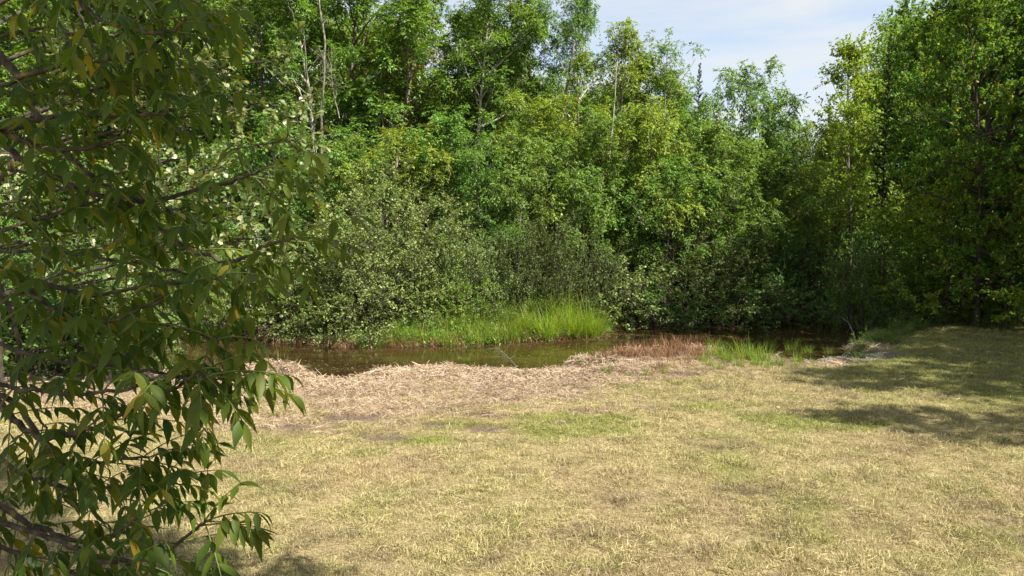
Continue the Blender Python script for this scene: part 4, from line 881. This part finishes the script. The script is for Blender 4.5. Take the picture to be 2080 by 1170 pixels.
# ------------------------------------------------------------------ sedges, tufts and weeds
rng = np.random.default_rng(9)
SED = [blades(330, .40, 1.25, .34, .020, .85, 7, rng, mat=M['sedge'], name='sedge_tussock') for k in range(2)]
SKT = [blades(240, .55, .50, .3, .012, 1.3, 4, rng, mat=M['reed'], name='sedge_skirt') for k in range(2)]
TUF = [blades(90, .20, .50, .3, .015, .5, 4, rng, mat=M['tuft'], name='grass_tuft') for k in range(3)]
SPR = [blades(14, .25, .50, .3, .010, .25, 4, rng, mat=M['tuft'], name='sparse_grass') for k in range(2)]
REE = [blades(150, .36, .34, .4, .016, .5, 3, rng, mat=M['reed'], name='reed_stubble') for k in range(3)]
def put(name, data, px, py, s, label, cat, group, z=None, skirt=None, part=None):
    zz = 0 if z is None else z; p = ground(px, py, zz)
    if z is None:
        for _ in range(6): p = ground(px, py, float(height(np.array([p[0]]), np.array([p[1]]))[0]))
        for _ in range(14):
            if float(height(np.array([p[0]]), np.array([p[1]]))[0]) > -.2: break
            p[1] -= .12
    h = float(height(np.array([p[0]]), np.array([p[1]]))[0]); p[2] = max(h, WZ - .1) - .03
    e = link(name, data, None, None, p) if part is None else bpy.data.objects.new(name, None)
    if part: COL.objects.link(e); e.location = p; c = link(part, data, e)
    if skirt is not None: link('dead_skirt', skirt, e)
    e.rotation_euler = (0, 0, rng.uniform(0, 6.28)); e.scale = (s, s, s * rng.uniform(.9, 1.1)); return tag(e, label, cat, group)
gS = 'sedge tussocks on the far bank'; gT = 'green grass tufts along the creek'
for k, (px, py, s) in enumerate([(1075, 684, .78), (1115, 687, .95), (1150, 684, 1.0), (1178, 683, 1.0), (1202, 682, .92), (1132, 675, .95), (1170, 670, 1.0), (1048, 686, .6), (1020, 680, .62), (1085, 674, .8), (985, 688, .45), (1215, 678, .6)]):
    put('sedge_tussock', SED[k % 2], px, py, s, 'tall yellow green sedge tussock with dead skirt at the far waterline', 'sedge', gS, z=WZ + .05, skirt=SKT[k % 2], part='blades')
for k, (px, py, s) in enumerate([(800, 700, .8), (830, 700, .9), (865, 699, .9), (900, 700, .8), (945, 697, 1.0), (975, 696, 1.1), (1005, 694, 1.0), (1035, 692, 1.1), (1060, 690, .9), (960, 685, 1.1), (1000, 682, 1.2), (925, 690, 1.0), (1040, 680, 1.2), (735, 702, .6), (770, 703, .6)]):
    put('grass_tuft', TUF[k % 3], px, py, s, 'bright green grass tuft on the far bank beside the sedge', 'grass tuft', gT, z=WZ + .05).scale *= 1.45
for k, (px, py, s) in enumerate([(900, 672, 1.0), (950, 668, 1.2), (1000, 660, 1.3), (1050, 660, 1.2), (985, 672, .9), (870, 680, .9), (1085, 662, 1.1), (1020, 672, .9), (930, 655, 1.4)]):
    p = ground(px, py, -.1); plant('weed', px, p[1], None, 1.0, k * 70, 'bank_weed', 'leafy bright green weed clump behind the bank grass', 'weed', 'weeds on the far bank', H=1.15 * s)
for k, (px, py, s) in enumerate([(1450, 722, .9), (1490, 722, .9), (1530, 718, .8), (1570, 722, .9), (1600, 728, .7), (1480, 738, .7), (1540, 742, .6), (1430, 735, .6), (1620, 740, .6), (1510, 728, .9), (1550, 730, .8), (1470, 728, .8), (1500, 745, .6), (1580, 742, .6), (1440, 745, .5), (1530, 732, .8), (1460, 750, .5), (1640, 733, .6), (1560, 748, .5)]):
    put('grass_tuft', TUF[k % 3], px, py, s, 'green grass tuft on the near bank beside the gravel', 'grass tuft', 'green tufts on the shaded near bank').scale *= 1.1
for k, (px, py, s) in enumerate([(1210, 748, .6), (1180, 752, .45), (1310, 765, .4), (1235, 757, .5), (1350, 760, .35), (945, 742, .5), (958, 744, .45), (1165, 742, .4), (640, 752, .35), (1275, 768, .3), (1075, 752, .3), (1420, 775, .3), (1620, 745, .5), (1650, 742, .45)]):
    put('grass_tuft', TUF[k % 3], px, py, s, 'short green grass tuft poking out of the dry hay', 'grass tuft', 'tufts in the cut hay')
for k, (px, py, s) in enumerate([(525, 738, .9), (550, 735, 1.0), (600, 738, .9), (530, 730, .8), (575, 730, .9), (480, 700, .8), (450, 697, .9)]):
    put('grass_tuft', SPR[k % 2], px, py, s, 'thin upright grass sprouting at the water beside the hay mound', 'grass tuft', 'sparse grass at the hay mound')
for k, (px, py, s) in enumerate([(1330, 678, .7), (1312, 690, .7), (1390, 672, .6), (1285, 668, .5), (1345, 694, .7), (1545, 706, .6), (1460, 702, .7)]):
    put('grass_tuft', SPR[k % 2], px, py, s, 'thin grass blades standing in the shaded water', 'grass tuft', 'grass blades in the water', z=WZ)
for k, (px, py, s) in enumerate([(1225, 725, .7), (1260, 720, .8), (1295, 715, .9), (1330, 711, 1.0), (1365, 708, 1.0), (1400, 706, 1.0), (1430, 708, .8), (1250, 735, .7), (1290, 730, .8), (1330, 725, .8), (1370, 722, .9), (1410, 720, .8), (1200, 735, .6), (1220, 742, .5), (1310, 742, .6), (1360, 738, .6), (1400, 735, .6), (1275, 726, .8), (1312, 722, .8), (1345, 718, .9), (1385, 714, .9), (1420, 713, .8), (1240, 742, .6), (1270, 748, .5), (1340, 745, .6), (1385, 742, .6), (1425, 728, .7), (1350, 730, .8)]):
    put('reed_stubble', REE[k % 2], px, py, s, 'reddish brown dead reed stubble clump on the near bank mound', 'reeds', 'dead reeds on the bank mound').scale *= 1.0
for k, (px, py, s) in enumerate([(1760, 700, .8), (1790, 690, .8), (1835, 678, .9), (1870, 672, .8), (1745, 712, .6), (1815, 690, .7)]):
    p = ground(px, py, 0); plant('weed', px, p[1], None, 1.1, k * 50, 'bank_weed', 'dark leafy weed clump at the corner of the shaded lawn', 'weed', 'weeds at the lawn corner', mat='maple', H=.8 * s)

for k, (px, py, s) in enumerate([(1890, 662, .9), (1920, 660, .7), (1945, 657, .8), (1975, 655, .7), (2000, 654, .9), (2030, 652, .7), (2060, 650, .9), (1850, 668, .8)]):
    p = ground(px, py, 0); plant('weed', px, p[1], None, 1.1, k * 65, 'edge_weed', 'leafy weed clump along the foot of the shaded wood', 'weed', 'weeds along the wood edge', mat='maple', H=1.1 * s)

# ------------------------------------------------------------------ dead wood, brush, rock
def dead_branch(pl, z_or_Y, r0, r1, label, twigs=4, mat='deadwood', name='dead_branch', seed=0, kids=.35):
    g = np.random.default_rng(seed); pts = np.array([at_y(a, b, Y) for (a, b), Y in zip(pl, z_or_Y)]); full = smooth_line(pts, 5); full = full + g.normal(0, r0 * .35, full.shape)
    o = full[0].copy(); w_ = Wood(); w_.tube(full - o, r0, r1, 6); L = np.linalg.norm(np.diff(full, axis=0), axis=1).sum()
    for k in range(twigs):
        f = g.uniform(.25, .95); p = resample(full, [f])[0] - o; T = nrm(full[-1] - full[0]); d = T * .7 + rnd_dir(1, g)[0] * .8
        c = curve(p, d, L * kids * g.uniform(.5, 1.1), 4, .1, .12, g); w_.tube(c, r0 * .4, .003, 4)
        for q in range(2):
            c2 = curve(resample(c, [g.uniform(.3, .9)])[0], nrm(c[-1] - c[0]) + rnd_dir(1, g)[0] * .8, L * kids * .4, 3, 0, .12, g); w_.tube(c2, r0 * .22, .002, 3)
    ob = link(name, w_.mesh(name), None, M[mat], o); return tag(ob, label, 'branch')
dead_branch([(1370, 668), (1330, 648), (1280, 625)], [29.9, 30.6, 31.2], .05, .03, 'fallen grey branch slanting into the shaded water', 3, seed=1)
dead_branch([(1212, 622), (1235, 606), (1262, 590)], [29.4, 29.3, 29.2], .028, .012, 'pale bare branch leaning out beside the tall sedge', 1, seed=2)
dead_branch([(1310, 645), (1315, 625), (1305, 600)], [30.0, 30.2, 30.5], .022, .008, 'crooked bare twig hanging from the dome shaped shrub', 4, seed=3)
dead_branch([(1735, 680), (1722, 655), (1700, 640)], [27.4, 28.2, 29.0], .022, .008, 'bare twig leaning over the gravel edge of the creek', 3, seed=4)
dead_branch([(1050, 745), (1032, 725), (1012, 706)], [19.2, 19.6, 20.0], .006, .003, 'thin dead stalk sprig at the water beside the cut hay', 7, seed=5, kids=.5)
dead_branch([(556, 694), (600, 688), (655, 698)], [26.2, 26.0, 25.8], .02, .008, 'bare branch dipping into the water below the low shrubs', 5, seed=6)
dead_branch([(762, 712), (758, 660), (752, 600)], [25.7, 25.7, 25.9], .035, .018, 'pale bare stem standing at the water under the alder', 4, 'pale', seed=7)
for k, (a, b, c_, d_) in enumerate([(748, 712, 738, 640), (770, 710, 778, 650), (740, 705, 700, 650), (755, 708, 800, 660), (735, 708, 690, 672)]):
    dead_branch([(a, b), ((a + c_) / 2 + 4, (b + d_) / 2), (c_, d_)], [25.6, 25.5, 25.6], .02, .008, 'thin bare root stem at the foot of the alder shrub', 3, 'deadwood', seed=20 + k)['group'] = 'bare stems under the alder'
dead_branch([(655, 312), (652, 240), (660, 120), (648, -20)], [38, 38, 38, 38], .085, .045, 'pale dead snag standing in front of the ash trunks', 6, 'bark', name='dead_snag', seed=8, kids=.12)['category'] = 'dead tree'
dead_branch([(1238, 318), (1246, 240), (1254, 120)], [33, 33, 33], .045, .012, 'slender pale dead stem among the young ashes', 6, 'pale', name='dead_sapling', seed=9, kids=.16)['category'] = 'dead tree'
dead_branch([(690, 240), (678, 190), (672, 130)], [37.5, 37.5, 37.5], .03, .01, 'tangle of bare hanging twigs beside the pale snag', 12, 'deadwood', seed=10, kids=.5)
0 and dead_branch([(940, 165), (955, 100), (985, 60), (1000, 30)], [40, 40, 40, 40], .13, .06, 'pale forked limb bare against the sky', 2, 'pale', seed=12, kids=.3)
dead_branch([(1145, 235), (1152, 170), (1165, 90)], [38.5, 38.5, 38.5], .09, .04, 'bare grey stem beside the tuft of brown leaves', 3, 'bark', seed=13, kids=.25)
0 and dead_branch([(2030, 330), (2034, 250), (2030, 170)], [27.8, 27.8, 27.8], .14, .11, 'dark bare trunk section standing among the maples', 2, 'darkbark', seed=14, kids=.2)
for k, (px, py, s) in enumerate([(455, 668, 1.0), (490, 672, 1.0), (525, 675, .9)]):
    g = np.random.default_rng(50 + k); w_ = Wood(); o = at_y(px, py, 25.6)
    for q in range(70):
        a = g.uniform(0, 6.28); d = np.array([math.cos(a), math.sin(a), g.uniform(-.1, .9)]); c = curve(g.normal(0, .15, 3) * np.array([1, .6, .6]), d, g.uniform(.4, 1.0), 4, -.2, .18, g); w_.tube(c, .009, .003, 3)
    tag(link('brush_pile', w_.mesh('brush_pile'), None, M['brush'], o), 'tangle of purplish dead brush hanging over the dark water', 'brush', 'dead brush at the water')
def rock(px, py, s, label, seed):
    g = np.random.default_rng(seed); bm = bmesh.new(); bmesh.ops.create_icosphere(bm, subdivisions=3, radius=1)
    dirs = rnd_dir(7, g)
    for v in bm.verts:
        c = np.array(v.co); k = 1 + .18 * sum(math.sin(3 * (c @ d) + i) for i, d in enumerate(dirs)) / 3; v.co = v.co * k; v.co.x *= 1.5; v.co.z *= .7
    me = bpy.data.meshes.new('rock'); bm.to_mesh(me); bm.free(); me.polygons.foreach_set('use_smooth', [True] * len(me.polygons))
    p = ground(px, py, WZ); o = link('rock', me, None, M['rock'], p + np.array([0, 0, s * .15])); o.scale = (s, s, s); return tag(o, label, 'rock')
M['rock'] = bark_mat('grey_rock', (.035, .032, .028), (.085, .08, .07), 6)
rock(1403, 662, .3, 'rounded grey boulder in shade under the dome shaped shrub', 1)
0 and rock(1545, 660, .3, 'small dark stone at the shaded waterline beneath the shrubs', 2)

# ------------------------------------------------------------------ floating leaves and scum, gravel
M['float'] = leaf_mat('floating_bits', [(.05, .04, .015), (.10, .085, .035), (.2, .18, .09)], .0, .7, .2)
def flecks(name, n, size):
    a = rng.uniform(0, 6.28, n); b = rng.normal(0, .22, (n, 2)); s = size * rng.uniform(.5, 1.4, n); V = []
    for k in range(4):
        th = a + k * 1.571 + rng.normal(0, .25, n); rr = s * (1 if k % 2 == 0 else .5)
        V.append(np.stack([b[:, 0] + rr * np.cos(th), b[:, 1] + rr * np.sin(th), np.zeros(n)], -1))
    me = mesh_np(name, np.stack(V, 1).reshape(-1, 3), np.arange(n * 4).reshape(-1, 4)); me.materials.append(M['float']); return me
fs = source_collection('floating_fleck', [flecks('floating_fleck', 9, .03), flecks('floating_fleck', 30, .022)])
x = rng.uniform(-14, 17, 9000); y = rng.uniform(18, 34, 9000); _, dn, df, ins, ns = height(x, y, True)
dens = .06 + .75 * sstep(.75, .1, df + (fbm(x, y, 1.5, 3, 3) - .5)) * (x > -6) * (x < 5) + .14 * sstep(.6, .72, fbm(x, y * 2, 2.2, 3, 8)) * (x > 2)
k = ins & (rng.uniform(0, 1, 9000) < dens) & (dn > .3); x, y, df = x[k], y[k], df[k]; n = len(x)
scatter('floating_debris', np.stack([x, y, np.full(n, WZ + .006)], -1), np.stack([np.zeros(n), np.zeros(n), rng.uniform(0, 6, n)], -1), np.stack([rng.uniform(.7, 1.5, n)] * 3, -1), np.where(df < .7, 1, 0), fs,
        label='pale leaf bits and scum floating on the brown creek', cat='debris', kind='stuff')
def pebble(name, s):
    bm = bmesh.new(); bmesh.ops.create_icosphere(bm, subdivisions=1, radius=s)
    for v in bm.verts: v.co *= rng.uniform(.75, 1.2); v.co.z *= .6
    me = bpy.data.meshes.new(name); bm.to_mesh(me); bm.free(); me.materials.append(M['gravel']); return me
M['gravel'] = bark_mat('pale_gravel', (.10, .09, .08), (.24, .22, .19), 9)
gs = source_collection('pebble', [pebble('pebble', .03), pebble('pebble', .022), pebble('pebble', .04)])
x = rng.uniform(7, 14, 9000); y = rng.uniform(18, 27, 9000); mk = lawn_masks(x, y); k = (rng.uniform(0, 1, 9000) < mk['gravel']) & (mk['h'] > WZ - .1)
x, y, h = x[k], y[k], mk['h'][k]; n = len(x)
scatter('gravel', np.stack([x, y, h + .005], -1), rng.uniform(0, 6, (n, 3)), np.stack([rng.uniform(.6, 1.3, n)] * 3, -1), rng.integers(0, 3, n), gs, label='grey gravel at the shaded creek edge', cat='gravel', kind='stuff')
# a few fallen leaves lying on the lawn
yl = leaflet('fallen_leaf', .8, .5, leaf_mat('yellow_leaf', [(.36, .27, .07), (.42, .33, .12)], .2, .5, .3))
for px, py in [(1627, 745), (1330, 752), (1585, 832), (1125, 753)]:
    p = ground(px, py, 0); p[2] = float(height(p[0:1], p[1:2])[0]) + .05; o = link('fallen_leaf', yl, None, None, p); s = .10; o.scale = (s, s, s); o.rotation_euler = (rng.uniform(-.3, .6), rng.uniform(-.5, .5), rng.uniform(0, 6))
    tag(o, 'small yellow fallen leaf lying on the dry grass', 'leaf', 'fallen yellow leaves')
print('TRIS', sum(sum(len(p.vertices) - 2 for p in m.polygons) if len(m.polygons) < 2000 else len(m.loops) - 2 * len(m.polygons) for m in bpy.data.meshes))
